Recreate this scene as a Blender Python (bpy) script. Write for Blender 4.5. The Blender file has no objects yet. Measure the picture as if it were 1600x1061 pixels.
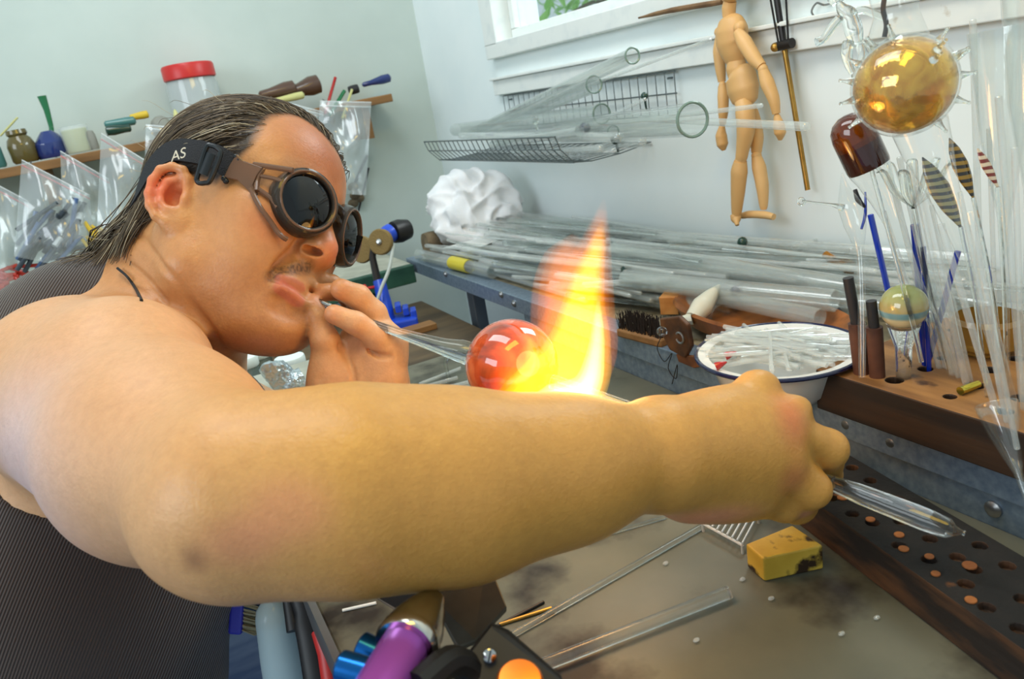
import bpy, bmesh, math, random
import numpy as np
from mathutils import Vector, Matrix, Quaternion
random.seed(7); RNG = np.random.default_rng(7)
SC = bpy.context.scene; COL = SC.collection

# ------------------------------------------------------------------ camera
ZC = 1.29                      # camera height above the floor; bench top is 0.90
PSI, PIT, ROL, FPX = math.radians(24.5), math.radians(18.0), math.radians(9.4), 1200.0
_h = np.array([math.sin(PSI), math.cos(PSI), 0.0]); _r = np.array([math.cos(PSI), -math.sin(PSI), 0.0]); _u = np.array([0, 0, 1.0])
FW = _h*math.cos(PIT) - _u*math.sin(PIT)
_uc = _h*math.sin(PIT) + _u*math.cos(PIT)
RX = _r*math.cos(ROL) - _uc*math.sin(ROL)
UY = _r*math.sin(ROL) + _uc*math.cos(ROL)
CAM = np.array([0.0, 0.0, ZC])
CM = np.stack([RX, -UY, FW], 1)          # columns: right, down, away
cd = bpy.data.cameras.new('camera'); cam = bpy.data.objects.new('camera', cd); COL.objects.link(cam)
cd.sensor_width = 36.0; cd.sensor_fit = 'HORIZONTAL'; cd.lens = FPX/1600*36; cd.clip_start = 0.02; cd.clip_end = 60
m = Matrix.Identity(4)
for i in range(3):
    m[i][0], m[i][1], m[i][2], m[i][3] = RX[i], UY[i], -FW[i], CAM[i]
cam.matrix_world = m
cd.dof.use_dof = True; cd.dof.focus_distance = 0.74; cd.dof.aperture_fstop = 11.0
SC.camera = cam

def cc(x, y, z): return CAM + CM @ np.array([x, y, z], float)
def cp(px, py, z): return cc((px-800)*z/FPX, (py-530.5)*z/FPX, z)
def ray(px, py): return CM @ np.array([(px-800)/FPX, (py-530.5)/FPX, 1.0])
def onx(px, py, X): d = ray(px, py); return CAM + d*((X-CAM[0])/d[0])
def ony(px, py, Y): d = ray(px, py); return CAM + d*((Y-CAM[1])/d[1])
def onz(px, py, Z): d = ray(px, py); return CAM + d*((Z-CAM[2])/d[2])
def depth(p): return float((np.asarray(p)-CAM) @ FW)
def pxm(p): return depth(p)/FPX          # metres per photo pixel at that point

# ------------------------------------------------------------------ world, lights, exposure
SC.view_settings.view_transform = 'Standard'; SC.view_settings.look = 'None'
SC.view_settings.gamma = 1.0; SC.view_settings.use_curve_mapping = False
SC.view_settings.exposure = 0.0
SC.cycles.transparent_max_bounces = 24
SC.cycles.max_bounces = 12; SC.cycles.transmission_bounces = 10; SC.cycles.glossy_bounces = 4
SC.cycles.caustics_reflective = False; SC.cycles.caustics_refractive = False
W = bpy.data.worlds.new('world'); SC.world = W; W.use_nodes = True
_bg = W.node_tree.nodes['Background']; _bg.inputs[0].default_value = (0.74, 0.92, 1.0, 1); _bg.inputs[1].default_value = 0.64

def area(name, loc, target, size, sizey, power, col):
    l = bpy.data.lights.new(name, 'AREA'); l.shape = 'RECTANGLE'; l.size = size; l.size_y = sizey; l.energy = power; l.color = col
    o = bpy.data.objects.new(name, l); COL.objects.link(o); o.location = loc
    o.rotation_euler = (Vector(target)-Vector(loc)).to_track_quat('-Z', 'Y').to_euler(); return o
area('side_window', (-2.5, 0.15, 2.15), (0.6, 0.75, 1.25), 1.7, 1.2, 38, (0.84, 0.93, 1.0))       # tall window behind the man
area('daylight', (1.55, 0.75, 2.3), (0.1, 0.75, 1.2), 1.2, 0.8, 30, (0.90, 0.97, 1.0))            # sky light falling in through the small window
area('bench_lamp', (0.18, 0.10, 2.2), (0.10, 0.42, 1.1), 0.7, 0.25, 4.8, (1.0, 0.64, 0.06))       # warm tube lamp over the bench
area('corner_fill', (-0.05, 0.95, 2.6), (0.75, 1.25, 1.2), 1.3, 0.5, 14, (0.93, 0.98, 1.0))      # added fill light, brightens the corner walls and rod shelf

# ------------------------------------------------------------------ materials
MATS = {}
def nmat(name):
    M = bpy.data.materials.new(name); M.use_nodes = True; MATS[name] = M
    return M, M.node_tree, M.node_tree.nodes['Principled BSDF']
def srgb(*c):
    c = [v/255 for v in c]
    return tuple((v/12.92 if v <= .04045 else ((v+.055)/1.055)**2.4) for v in c) + (1,)
def N(nt, t, **k):
    n = nt.nodes.new(t)
    for a, v in k.items(): setattr(n, a, v)
    return n
def texco(nt, scale=(1, 1, 1), rot=(0, 0, 0)):
    tc = N(nt, 'ShaderNodeTexCoord'); mp = N(nt, 'ShaderNodeMapping')
    mp.inputs['Scale'].default_value = scale; mp.inputs['Rotation'].default_value = rot
    nt.links.new(tc.outputs['Object'], mp.inputs[0]); return mp.outputs[0]
def plain(name, col, rough=.5, metal=0.0, bump=0.0, bscale=60, spec=.5, coat=0.0, trans=0.0, ior=1.45, alpha=1.0, emit=0):
    M, nt, b = nmat(name)
    b.inputs['Base Color'].default_value = col; b.inputs['Roughness'].default_value = rough; b.inputs['Metallic'].default_value = metal
    b.inputs['Specular IOR Level'].default_value = spec; b.inputs['Coat Weight'].default_value = coat
    b.inputs['Transmission Weight'].default_value = trans; b.inputs['IOR'].default_value = ior; b.inputs['Alpha'].default_value = alpha
    if bump:
        n = N(nt, 'ShaderNodeTexNoise'); n.inputs['Scale'].default_value = bscale; n.inputs['Detail'].default_value = 4
        nt.links.new(texco(nt), n.inputs['Vector'])
        bp = N(nt, 'ShaderNodeBump'); bp.inputs['Strength'].default_value = bump; bp.inputs['Distance'].default_value = .004
        nt.links.new(n.outputs[0], bp.inputs['Height']); nt.links.new(bp.outputs[0], b.inputs['Normal'])
    return M
def mottled(name, c1, c2, scale=8, detail=6, rough=.6, lo=.35, hi=.65, bump=.2, stretch=(1, 1, 1), metal=0, c3=None, scale3=3, lo3=.55, hi3=.65, dist=.003, wave=False, rrange=None):
    M, nt, b = nmat(name); co = texco(nt, stretch)
    n = N(nt, 'ShaderNodeTexWave' if wave else 'ShaderNodeTexNoise')
    n.inputs['Scale'].default_value = scale; n.inputs['Detail'].default_value = detail
    if wave: n.inputs['Distortion'].default_value = 6
    nt.links.new(co, n.inputs['Vector'])
    r = N(nt, 'ShaderNodeValToRGB'); r.color_ramp.elements[0].position = lo; r.color_ramp.elements[1].position = hi
    r.color_ramp.elements[0].color = c1; r.color_ramp.elements[1].color = c2
    nt.links.new(n.outputs['Fac'], r.inputs[0]); out = r.outputs[0]
    if c3:
        n3 = N(nt, 'ShaderNodeTexNoise'); n3.inputs['Scale'].default_value = scale3; n3.inputs['Detail'].default_value = 5
        nt.links.new(texco(nt), n3.inputs['Vector'])
        r3 = N(nt, 'ShaderNodeValToRGB'); r3.color_ramp.elements[0].position = lo3; r3.color_ramp.elements[1].position = hi3
        nt.links.new(n3.outputs[0], r3.inputs[0])
        mx = N(nt, 'ShaderNodeMix', data_type='RGBA'); nt.links.new(r3.outputs[0], mx.inputs[0]); nt.links.new(out, mx.inputs[6]); mx.inputs[7].default_value = c3
        out = mx.outputs[2]
    nt.links.new(out, b.inputs['Base Color']); b.inputs['Roughness'].default_value = rough; b.inputs['Metallic'].default_value = metal
    if bump:
        bp = N(nt, 'ShaderNodeBump'); bp.inputs['Strength'].default_value = bump; bp.inputs['Distance'].default_value = dist
        nt.links.new(n.outputs['Fac'], bp.inputs['Height']); nt.links.new(bp.outputs[0], b.inputs['Normal'])
    return M
def thin_glass(name, tint, gloss=.9, ior=1.5, rough=.03, milk=0.0, milkcol=(.85, .9, .88, 1)):
    """thin-walled clear glass or film: light passes straight on, Fresnel reflection on top"""
    M = bpy.data.materials.new(name); M.use_nodes = True; nt = M.node_tree; nt.nodes.clear(); MATS[name] = M
    out = N(nt, 'ShaderNodeOutputMaterial'); tr = N(nt, 'ShaderNodeBsdfTransparent'); tr.inputs[0].default_value = tint
    gl = N(nt, 'ShaderNodeBsdfGlossy'); gl.inputs['Roughness'].default_value = rough; gl.inputs[0].default_value = (gloss, gloss, gloss, 1)
    fr = N(nt, 'ShaderNodeFresnel'); ge = N(nt, 'ShaderNodeNewGeometry'); mr = N(nt, 'ShaderNodeMapRange'); mr.inputs[3].default_value = ior; mr.inputs[4].default_value = 1/ior   # same reflection on both sides of the thin wall
    nt.links.new(ge.outputs['Backfacing'], mr.inputs[0]); nt.links.new(mr.outputs[0], fr.inputs[0])
    mx = N(nt, 'ShaderNodeMixShader'); nt.links.new(fr.outputs[0], mx.inputs[0]); nt.links.new(tr.outputs[0], mx.inputs[1]); nt.links.new(gl.outputs[0], mx.inputs[2])
    last = mx
    if milk:
        df = N(nt, 'ShaderNodeBsdfDiffuse'); df.inputs[0].default_value = milkcol
        m2 = N(nt, 'ShaderNodeMixShader'); m2.inputs[0].default_value = milk
        nt.links.new(mx.outputs[0], m2.inputs[1]); nt.links.new(df.outputs[0], m2.inputs[2]); last = m2
    nt.links.new(last.outputs[0], out.inputs[0]); return M
def solid_glass(name, tint, ior=1.47, rough=.0, clear=.3):
    """solid glass: refraction, mixed with straight transmission so that rods let daylight onto what lies under them"""
    M = bpy.data.materials.new(name); M.use_nodes = True; nt = M.node_tree; nt.nodes.clear(); MATS[name] = M
    out = N(nt, 'ShaderNodeOutputMaterial'); tr = N(nt, 'ShaderNodeBsdfTransparent'); tr.inputs[0].default_value = tint
    g = N(nt, 'ShaderNodeBsdfGlass'); g.inputs[0].default_value = tint; g.inputs['Roughness'].default_value = rough; g.inputs['IOR'].default_value = ior
    mx = N(nt, 'ShaderNodeMixShader'); mx.inputs[0].default_value = clear
    nt.links.new(g.outputs[0], mx.inputs[1]); nt.links.new(tr.outputs[0], mx.inputs[2]); nt.links.new(mx.outputs[0], out.inputs[0]); return M

# ------------------------------------------------------------------ mesh helpers
def V(*a): return np.array(a, float)
def unit(v): v = np.asarray(v, float); return v/(np.linalg.norm(v)+1e-12)
def frame(d):
    d = unit(d); a = V(0, 0, 1) if abs(d[2]) < .9 else V(1, 0, 0)
    x = unit(np.cross(a, d)); return x, np.cross(d, x), d
class MB:
    def __init__(s): s.v = []; s.f = []; s.mi = []
    def add(s, verts, faces, mi=0):
        o = len(s.v); s.v.extend([tuple(map(float, q)) for q in verts]); s.f.extend([tuple(i+o for i in f) for f in faces]); s.mi.extend([mi]*len(faces)); return s
    def tube(s, pts, rad, n=8, caps=True, closed=False, mi=0, flat=1.0, upv=None):
        pts = [np.asarray(p, float) for p in pts]; m_ = len(pts)
        if np.isscalar(rad): rad = [rad]*m_
        tang = []
        for i in range(m_):
            a = pts[(i-1) % m_] if (closed or i > 0) else pts[i]; b = pts[(i+1) % m_] if (closed or i < m_-1) else pts[i]
            tang.append(unit(b-a))
        x, y, _ = frame(tang[0])
        if upv is not None:
            y = unit(np.asarray(upv)-tang[0]*np.dot(upv, tang[0])); x = np.cross(y, tang[0])
        vs = []
        for i in range(m_):
            x = unit(x-tang[i]*np.dot(x, tang[i])); y = np.cross(tang[i], x)
            for k in range(n):
                t = 2*math.pi*k/n; vs.append(pts[i]+rad[i]*(math.cos(t)*x+math.sin(t)*y*flat))
        fs = []
        for i in range(m_ if closed else m_-1):
            j = (i+1) % m_
            for k in range(n): fs.append((i*n+k, i*n+(k+1) % n, j*n+(k+1) % n, j*n+k))
        if caps and not closed:
            fs.append(tuple(range(n-1, -1, -1))); fs.append(tuple((m_-1)*n+k for k in range(n)))
        return s.add(vs, fs, mi)
    def lathe(s, o, d, prof, n=24, mi=0, closed=False, x=None):
        """prof: (radius, height along d)"""
        o = np.asarray(o, float); fx, fy, fz = frame(d)
        vs, fs = [], []; rings = []
        for (r, h) in prof:
            if r < 1e-6: rings.append([len(vs)]); vs.append(o+fz*h)
            else:
                rings.append(list(range(len(vs), len(vs)+n)))
                for k in range(n):
                    t = 2*math.pi*k/n; vs.append(o+fz*h+r*(math.cos(t)*fx+math.sin(t)*fy))
        m_ = len(rings)
        for i in range(m_ if closed else m_-1):
            a, b = rings[i], rings[(i+1) % m_]
            for k in range(n):
                k2 = (k+1) % n
                if len(a) == 1 and len(b) == 1: continue
                if len(a) == 1: fs.append((a[0], b[k2], b[k]))
                elif len(b) == 1: fs.append((a[k], a[k2], b[0]))
                else: fs.append((a[k], a[k2], b[k2], b[k]))
        return s.add(vs, fs, mi)
    def box(s, c, ax, ay, az, hx, hy, hz, mi=0, taper=1.0):
        c = np.asarray(c, float); vs = []
        for k in (-1, 1):
            t = taper if k > 0 else 1
            for (i, j) in ((-1, -1), (1, -1), (1, 1), (-1, 1)): vs.append(c+np.asarray(ax)*hx*i*t+np.asarray(ay)*hy*j*t+np.asarray(az)*hz*k)
        return s.add(vs, [(3, 2, 1, 0), (4, 5, 6, 7), (0, 1, 5, 4), (1, 2, 6, 5), (2, 3, 7, 6), (3, 0, 4, 7)], mi)
    def abox(s, x0, x1, y0, y1, z0, z1, mi=0):
        return s.box(((x0+x1)/2, (y0+y1)/2, (z0+z1)/2), (1, 0, 0), (0, 1, 0), (0, 0, 1), (x1-x0)/2, (y1-y0)/2, (z1-z0)/2, mi)
    def ell(s, c, ax, ay, az, n=16, m_=10, mi=0):
        c = np.asarray(c, float); vs = [c+np.asarray(az)]; fs = []
        for i in range(1, m_):
            p = math.pi*i/m_
            for k in range(n):
                t = 2*math.pi*k/n; vs.append(c+np.asarray(ax)*math.sin(p)*math.cos(t)+np.asarray(ay)*math.sin(p)*math.sin(t)+np.asarray(az)*math.cos(p))
        vs.append(c-np.asarray(az)); L_ = len(vs)-1
        for k in range(n):
            fs.append((0, 1+k, 1+(k+1) % n)); fs.append((L_, L_-n+(k+1) % n, L_-n+k))
        for i in range(m_-2):
            for k in range(n): a = 1+i*n; fs.append((a+k, a+n+k, a+n+(k+1) % n, a+(k+1) % n))
        return s.add(vs, fs, mi)
    def prism(s, poly, d, mi=0):
        """poly: 3-D points of a flat outline, extruded by vector d"""
        n = len(poly); poly = [np.asarray(p, float) for p in poly]; d = np.asarray(d, float)
        vs = poly+[p+d for p in poly]
        fs = [tuple(range(n-1, -1, -1)), tuple(range(n, 2*n))]+[(i, (i+1) % n, n+(i+1) % n, n+i) for i in range(n)]
        return s.add(vs, fs, mi)
LOC = {}
def mesh_obj(name, verts, faces, mats, parent=None, base=None, smooth=True, sharp=35, mi=None):
    verts = np.asarray(verts, float)
    off = LOC[parent.name] if parent is not None else (np.asarray(base, float) if base is not None else V(0, 0, 0))
    me = bpy.data.meshes.new(name); me.from_pydata((verts-off).tolist(), [], faces)
    for m_ in (mats if isinstance(mats, (list, tuple)) else [mats]): me.materials.append(MATS[m_] if isinstance(m_, str) else m_)
    if mi is not None and any(mi): me.polygons.foreach_set('material_index', mi)
    bm = bmesh.new(); bm.from_mesh(me); bmesh.ops.recalc_face_normals(bm, faces=bm.faces[:])
    if smooth:
        for f in bm.faces: f.smooth = True
        lim = math.radians(sharp)
        for e in bm.edges:
            if len(e.link_faces) == 2 and e.calc_face_angle(0) > lim: e.smooth = False
    bm.to_mesh(me); bm.free()
    o = bpy.data.objects.new(name, me); COL.objects.link(o)
    if parent is not None: o.parent = parent
    else: o.location = tuple(off)
    LOC[o.name] = off
    return o
def tag(o, label=None, cat=None, group=None, kind=None):
    if label: o['label'] = label
    if cat: o['category'] = cat
    if group: o['group'] = group
    if kind: o['kind'] = kind
    return o
def ob(name, mb, mat, parent=None, label=None, cat=None, group=None, kind=None, smooth=True, bevel=0, sharp=35):
    v = np.array(mb.v); base = None
    if parent is None: base = V((v[:, 0].min()+v[:, 0].max())/2, (v[:, 1].min()+v[:, 1].max())/2, v[:, 2].min())
    o = mesh_obj(name, v, mb.f, mat, parent, base, smooth, sharp, mb.mi)
    if bevel:
        b = o.modifiers.new('bevel', 'BEVEL'); b.width = bevel; b.segments = 2; b.limit_method = 'ANGLE'; b.angle_limit = math.radians(40)
    return tag(o, label, cat, group, kind)
def thing(name, loc, label, cat, group=None, kind=None):
    o = bpy.data.objects.new(name, None); COL.objects.link(o); o.location = tuple(map(float, loc)); LOC[o.name] = np.asarray(loc, float)
    o.empty_display_size = .02
    return tag(o, label, cat, group, kind)
def spline(pts, n=8):
    """Catmull-Rom through the points"""
    pts = [np.asarray(p, float) for p in pts]; out = []
    P_ = [2*pts[0]-pts[1]]+pts+[2*pts[-1]-pts[-2]]
    for i in range(1, len(P_)-2):
        for k in range(n):
            t = k/n; a, b, c, d = P_[i-1:i+3]
            out.append(.5*((2*b)+(-a+c)*t+(2*a-5*b+4*c-d)*t*t+(-a+3*b-3*c+d)*t**3))
    out.append(pts[-1]); return out
# ------------------------------------------------------------------ room shell
XW, YB = 0.85, 2.15            # right wall plane, back wall plane
BT, SH = 0.90, 0.955           # bench top, rod shelf top
XF = 0.54                      # rod shelf front / bench upstand
mottled('wall_paint', srgb(224, 234, 234), srgb(233, 240, 239), scale=5, rough=.75, bump=.12, lo=.3, hi=.7)  # wall colour lightened to make up for weak light on the right wall
mottled('back_wall_dimmed', srgb(192, 204, 196), srgb(203, 214, 206), scale=5, rough=.75, bump=.12, lo=.3, hi=.7)  # same room's paint, darkened to offset the strong light on this wall
mottled('frame_paint', srgb(216, 222, 220), srgb(226, 230, 226), scale=30, rough=.6, bump=.25, lo=.3, hi=.5, c3=srgb(170, 150, 120), scale3=30, lo3=.70, hi3=.82)
mottled('floor_paint', srgb(82, 100, 140), srgb(122, 138, 170), scale=7, rough=.55, bump=.05, stretch=(1, 3, 1))
mottled('bench_steel', srgb(92, 93, 80), srgb(124, 121, 104), scale=9, detail=8, rough=.5, bump=.12, metal=.25, lo=.3, hi=.75, c3=srgb(44, 38, 32), scale3=13, lo3=.56, hi3=.72)
mottled('zinc', srgb(124, 142, 162), srgb(152, 168, 184), scale=140, detail=8, rough=.38, bump=.1, metal=.55, lo=.35, hi=.7)
mottled('shelf_dust', srgb(128, 116, 92), srgb(160, 148, 122), scale=60, detail=8, rough=.7, bump=.3)
plain('pane_glass', (1, 1, 1, 1)); MATS.pop('pane_glass')
thin_glass('window_glass', (.97, 1, .99, 1), ior=1.45)
mottled('green_paint', srgb(28, 66, 50), srgb(46, 88, 68), scale=20, rough=.5, bump=.1)
mottled('grey_board', srgb(150, 150, 135), srgb(176, 176, 160), scale=18, rough=.7, bump=.2)
mottled('brown_board', srgb(66, 54, 38), srgb(104, 86, 60), scale=6, detail=8, rough=.6, bump=.25, stretch=(1, 4, 1))
plain('bolt_steel', srgb(150, 150, 150), .35, .9)
plain('leg_steel', srgb(96, 104, 112), .45, .7)

WY0, WY1 = -1.2, YB
wd = onx(787, 68, XW); wl = onx(762, 2, XW); wr = onx(1130, 0, XW)
PZ0 = wd[2]; PY1 = wd[1]                  # pane: bottom height, far jamb
PY0, PZ1 = PY1-1.0, PZ0+.62
T = .10
mb = MB(); mb.abox(XW, XW+T, WY0, YB+T, 0, PZ0); mb.abox(XW, XW+T, PY1, YB+T, PZ0, PZ1); mb.abox(XW, XW+T, WY0, PY0, PZ0, PZ1); mb.abox(XW, XW+T, WY0, YB+T, PZ1, 2.7)
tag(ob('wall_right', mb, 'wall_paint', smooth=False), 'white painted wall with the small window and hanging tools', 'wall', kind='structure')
mb = MB(); mb.abox(-3.0, XW, YB, YB+T, 0, 2.7)
tag(ob('wall_back', mb, 'back_wall_dimmed', smooth=False), 'pale painted back wall behind the crowded wall shelf', 'wall', kind='structure')
mb = MB(); mb.abox(-3.0, XW, WY0, YB, -.05, 0)
tag(ob('floor', mb, 'floor_paint', smooth=False), 'blue-grey painted floor below the bench edge', 'floor', kind='structure')
# window
w = thing('window_1', (XW, PY1, PZ0), 'white framed window with bright leaves outside above the wire racks', 'window', kind='structure')
def wb(name, y0, y1, z0, z1, x0, x1, mat='frame_paint'):
    mb = MB(); mb.abox(x0, x1, y0, y1, z0, z1); return ob(name, mb, mat, w, smooth=False, bevel=.002)
wz = onx(763, 95, XW)[2]
wb('window_frame', PY0, PY1+.055, wz, PZ0+.005, XW-.022, XW+.06)            # bottom rail
wb('window_frame', PY1-.006, PY1+.055, PZ0, PZ1+.05, XW-.022, XW+.06)       # far jamb
wb('window_frame', PY0-.055, PY0, wz, PZ1+.05, XW-.022, XW+.06)
wb('window_frame', PY0, PY1, PZ1, PZ1+.05, XW-.022, XW+.06)
wb('sash', PY0, PY1-.007, PZ0+.006, PZ0+.026, XW+.02, XW+.05); wb('sash', PY1-.027, PY1-.007, PZ0+.027, PZ1, XW+.02, XW+.05)
wb('pane', PY0, PY1-.027, PZ0+.026, PZ1, XW+.032, XW+.036, 'window_glass')
z2 = onx(763, 151, XW)[2]; z2b = onx(763, 128, XW)[2]
mb = MB(); mb.abox(XW-.016, XW, WY0, PY1+.055, z2, z2b); mb.abox(XW-.024, XW, WY0, PY1+.055, z2b, z2b+.006)
tag(ob('trim_1', mb, 'frame_paint', smooth=False, bevel=.0015), 'white painted ledge strip under the window', 'trim', kind='structure')

# leafy branches outside the window
mottled('leaf_green', srgb(120, 190, 70), srgb(170, 225, 110), scale=9, rough=.5, bump=0)
plain('bark', srgb(95, 80, 62), .8, bump=.5)
TC = cp(930, 10, 3.6)
t = thing('tree', V(TC[0], TC[1], .2), 'bright green leafy tree seen through the window', 'tree')
mb = MB(); trunk = [V(TC[0]+.3, TC[1], .2), TC+V(.25, .1, -.4), TC+V(.3, -.05, .5), TC+V(.3, -.1, 1.2)]
mb.tube(spline(trunk, 6), [.06]*19, 8)
for k in range(12):
    a = TC+V(.28, 0, -.4+.13*k); e = a+V(random.uniform(-.5, .4), random.uniform(-1.0, 1.0), random.uniform(.1, .5)); mb.tube(spline([a, (a+e)/2+V(0, 0, .1), e], 4), [.014-.001*j for j in range(9)], 5)
ob('trunk', mb, 'bark', t)
mb = MB()
for k in range(1300):
    c = TC+V(random.gauss(.2, .35), random.gauss(0, .75), random.gauss(.1, .5)); d = unit(RNG.normal(size=3)); x, y, _ = frame(d); L_ = random.uniform(.03, .07)
    mb.add([c-d*L_, c+x*L_*.4+y*.006, c+d*L_, c-x*L_*.4+y*.006], [(0, 1, 2), (0, 2, 3)])
ob('foliage', mb, 'leaf_green', t, kind='stuff', smooth=False)

# ------------------------------------------------------------------ bench, shelves
b = thing('workbench', (.3, .45, 0), 'grey steel topped workbench with a low zinc upstand at its back', 'workbench')
BY0, BY1, BX0 = -.45, 1.12, .05
mb = MB(); mb.abox(BX0, XF, BY0, BY1, BT-.03, BT); ob('bench_top', mb, 'bench_steel', b, smooth=False, bevel=.002)
mb = MB(); mb.abox(XF, XF+.004, BY0, BY1, BT-.03, SH-.028); ob('upstand', mb, 'zinc', b, smooth=False)
mb = MB(); mb.abox(BX0-.006, BX0, BY0, BY1, BT-.045, BT+.003); ob('edge_trim', mb, 'bolt_steel', b, smooth=False)
for (x, y) in ((BX0+.03, BY0+.03), (BX0+.03, BY1-.03), (XF-.03, BY0+.03), (XF-.03, BY1-.03)):
    mb = MB(); mb.abox(x-.02, x+.02, y-.02, y+.02, 0, BT-.03); ob('leg', mb, 'leg_steel', b, smooth=False, bevel=.002)
for (px, py) in ((1325, 662), (1553, 795), (1395, 690)):
    q = onx(px, py, XF); mb = MB(); mb.lathe(q, (-1, 0, 0), [(.007, 0), (.007, .002), (.0045, .004), (0, .0045)], 12); ob('bolt', mb, 'bolt_steel', b)

s = thing('rod_shelf', (.7, .8, 0), 'grey metal shelf along the wall heaped with glass rods', 'shelf')
SY0, SY1 = -.35, 1.686
mb = MB(); mb.abox(XF, XW-.001, SY0, SY1, SH-.008, SH); ob('shelf_board', mb, 'shelf_dust', s, smooth=False)
mb = MB(); mb.abox(XF-.004, XF, SY0, SY1, SH-.026, SH+.001); mb.abox(XF-.004, XF+.03, SY0, SY1, SH-.0005, SH+.0015); ob('front_lip', mb, 'zinc', s, smooth=False, bevel=.001)
for y in (1.36, .62):
    mb = MB(); mb.abox(XF+.005, XF+.03, y-.015, y+.015, 0, SH-.008); ob('leg', mb, 'leg_steel', s, smooth=False, bevel=.002)
for (px, py) in ((697, 428), (784, 460), (804, 474)):
    q = onx(px, py, XF-.004); mb = MB(); mb.lathe(q, (-1, 0, 0), [(.006, 0), (.006, .002), (.003, .005), (0, .0055)], 10); ob('bolt', mb, 'bolt_steel', s)

g = thing('green_bench', (-.4, 1.9, 0), 'green edged narrow bench along the back wall', 'bench')
GY = 1.64
mb = MB(); mb.abox(-1.6, XF-.01, GY, YB-.001, SH-.03, SH-.003); ob('bench_board', mb, 'grey_board', g, smooth=False, bevel=.002)
mb = MB(); mb.abox(-1.6, XF-.01, GY-.02, GY, SH-.045, SH-.004); ob('front_rail', mb, 'green_paint', g, smooth=False, bevel=.002)
for x in (-1.5, -.5, .45):
    mb = MB(); mb.abox(x-.02, x+.02, GY+.01, GY+.05, 0, SH-.03); ob('leg', mb, 'green_paint', g, smooth=False, bevel=.002)

LT = .868
l = thing('low_table', (.1, 1.5, 0), 'dark brown low table in the corner under the shelves', 'table')
mb = MB(); mb.abox(-.75, XF-.01, BY1+.01, 1.615, LT-.03, LT); ob('table_top', mb, 'brown_board', l, smooth=False, bevel=.003)
for (x, y) in ((-.7, 1.17), (.45, 1.17), (-.7, 1.57), (.45, 1.57)):
    mb = MB(); mb.abox(x-.025, x+.025, y-.025, y+.025, 0, LT-.03); ob('leg', mb, 'brown_board', l, smooth=False, bevel=.003)

ws = thing('wall_shelf', (-.9, 2.08, 0), 'brown wooden shelf on the back wall crowded with bottles and jars', 'shelf')
mottled('shelf_wood', srgb(120, 84, 44), srgb(150, 108, 62), scale=6, detail=6, rough=.6, bump=.2, stretch=(1, 8, 8))
WSY = 2.00
wsa, wsb = ony(-200, 303, WSY), ony(612, 146, WSY); WSX = unit(wsb-wsa); WSN = np.cross(WSX, V(0, 1, 0)); WSN = WSN if WSN[2] > 0 else -WSN
def ws_top(px): d = ray(px, 0); t = (px+200)/812; return wsa+(wsb-wsa)*t
mb = MB(); mb.box((wsa+wsb)/2+V(0, (YB-WSY)/2-.001, 0)-WSN*.01, WSX, V(0, 1, 0), WSN, np.linalg.norm(wsb-wsa)/2, (YB-WSY)/2-.001, .01); ob('shelf_board', mb, 'shelf_wood', ws, smooth=False, bevel=.002)
for px in (20, 330, 560):
    c = ws_top(px); x = c[0]; mb = MB(); mb.abox(x-.01, x+.01, WSY+.02, YB-.001, c[2]-.1, c[2]-.021); ob('bracket', mb, 'shelf_wood', ws, smooth=False)
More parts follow.
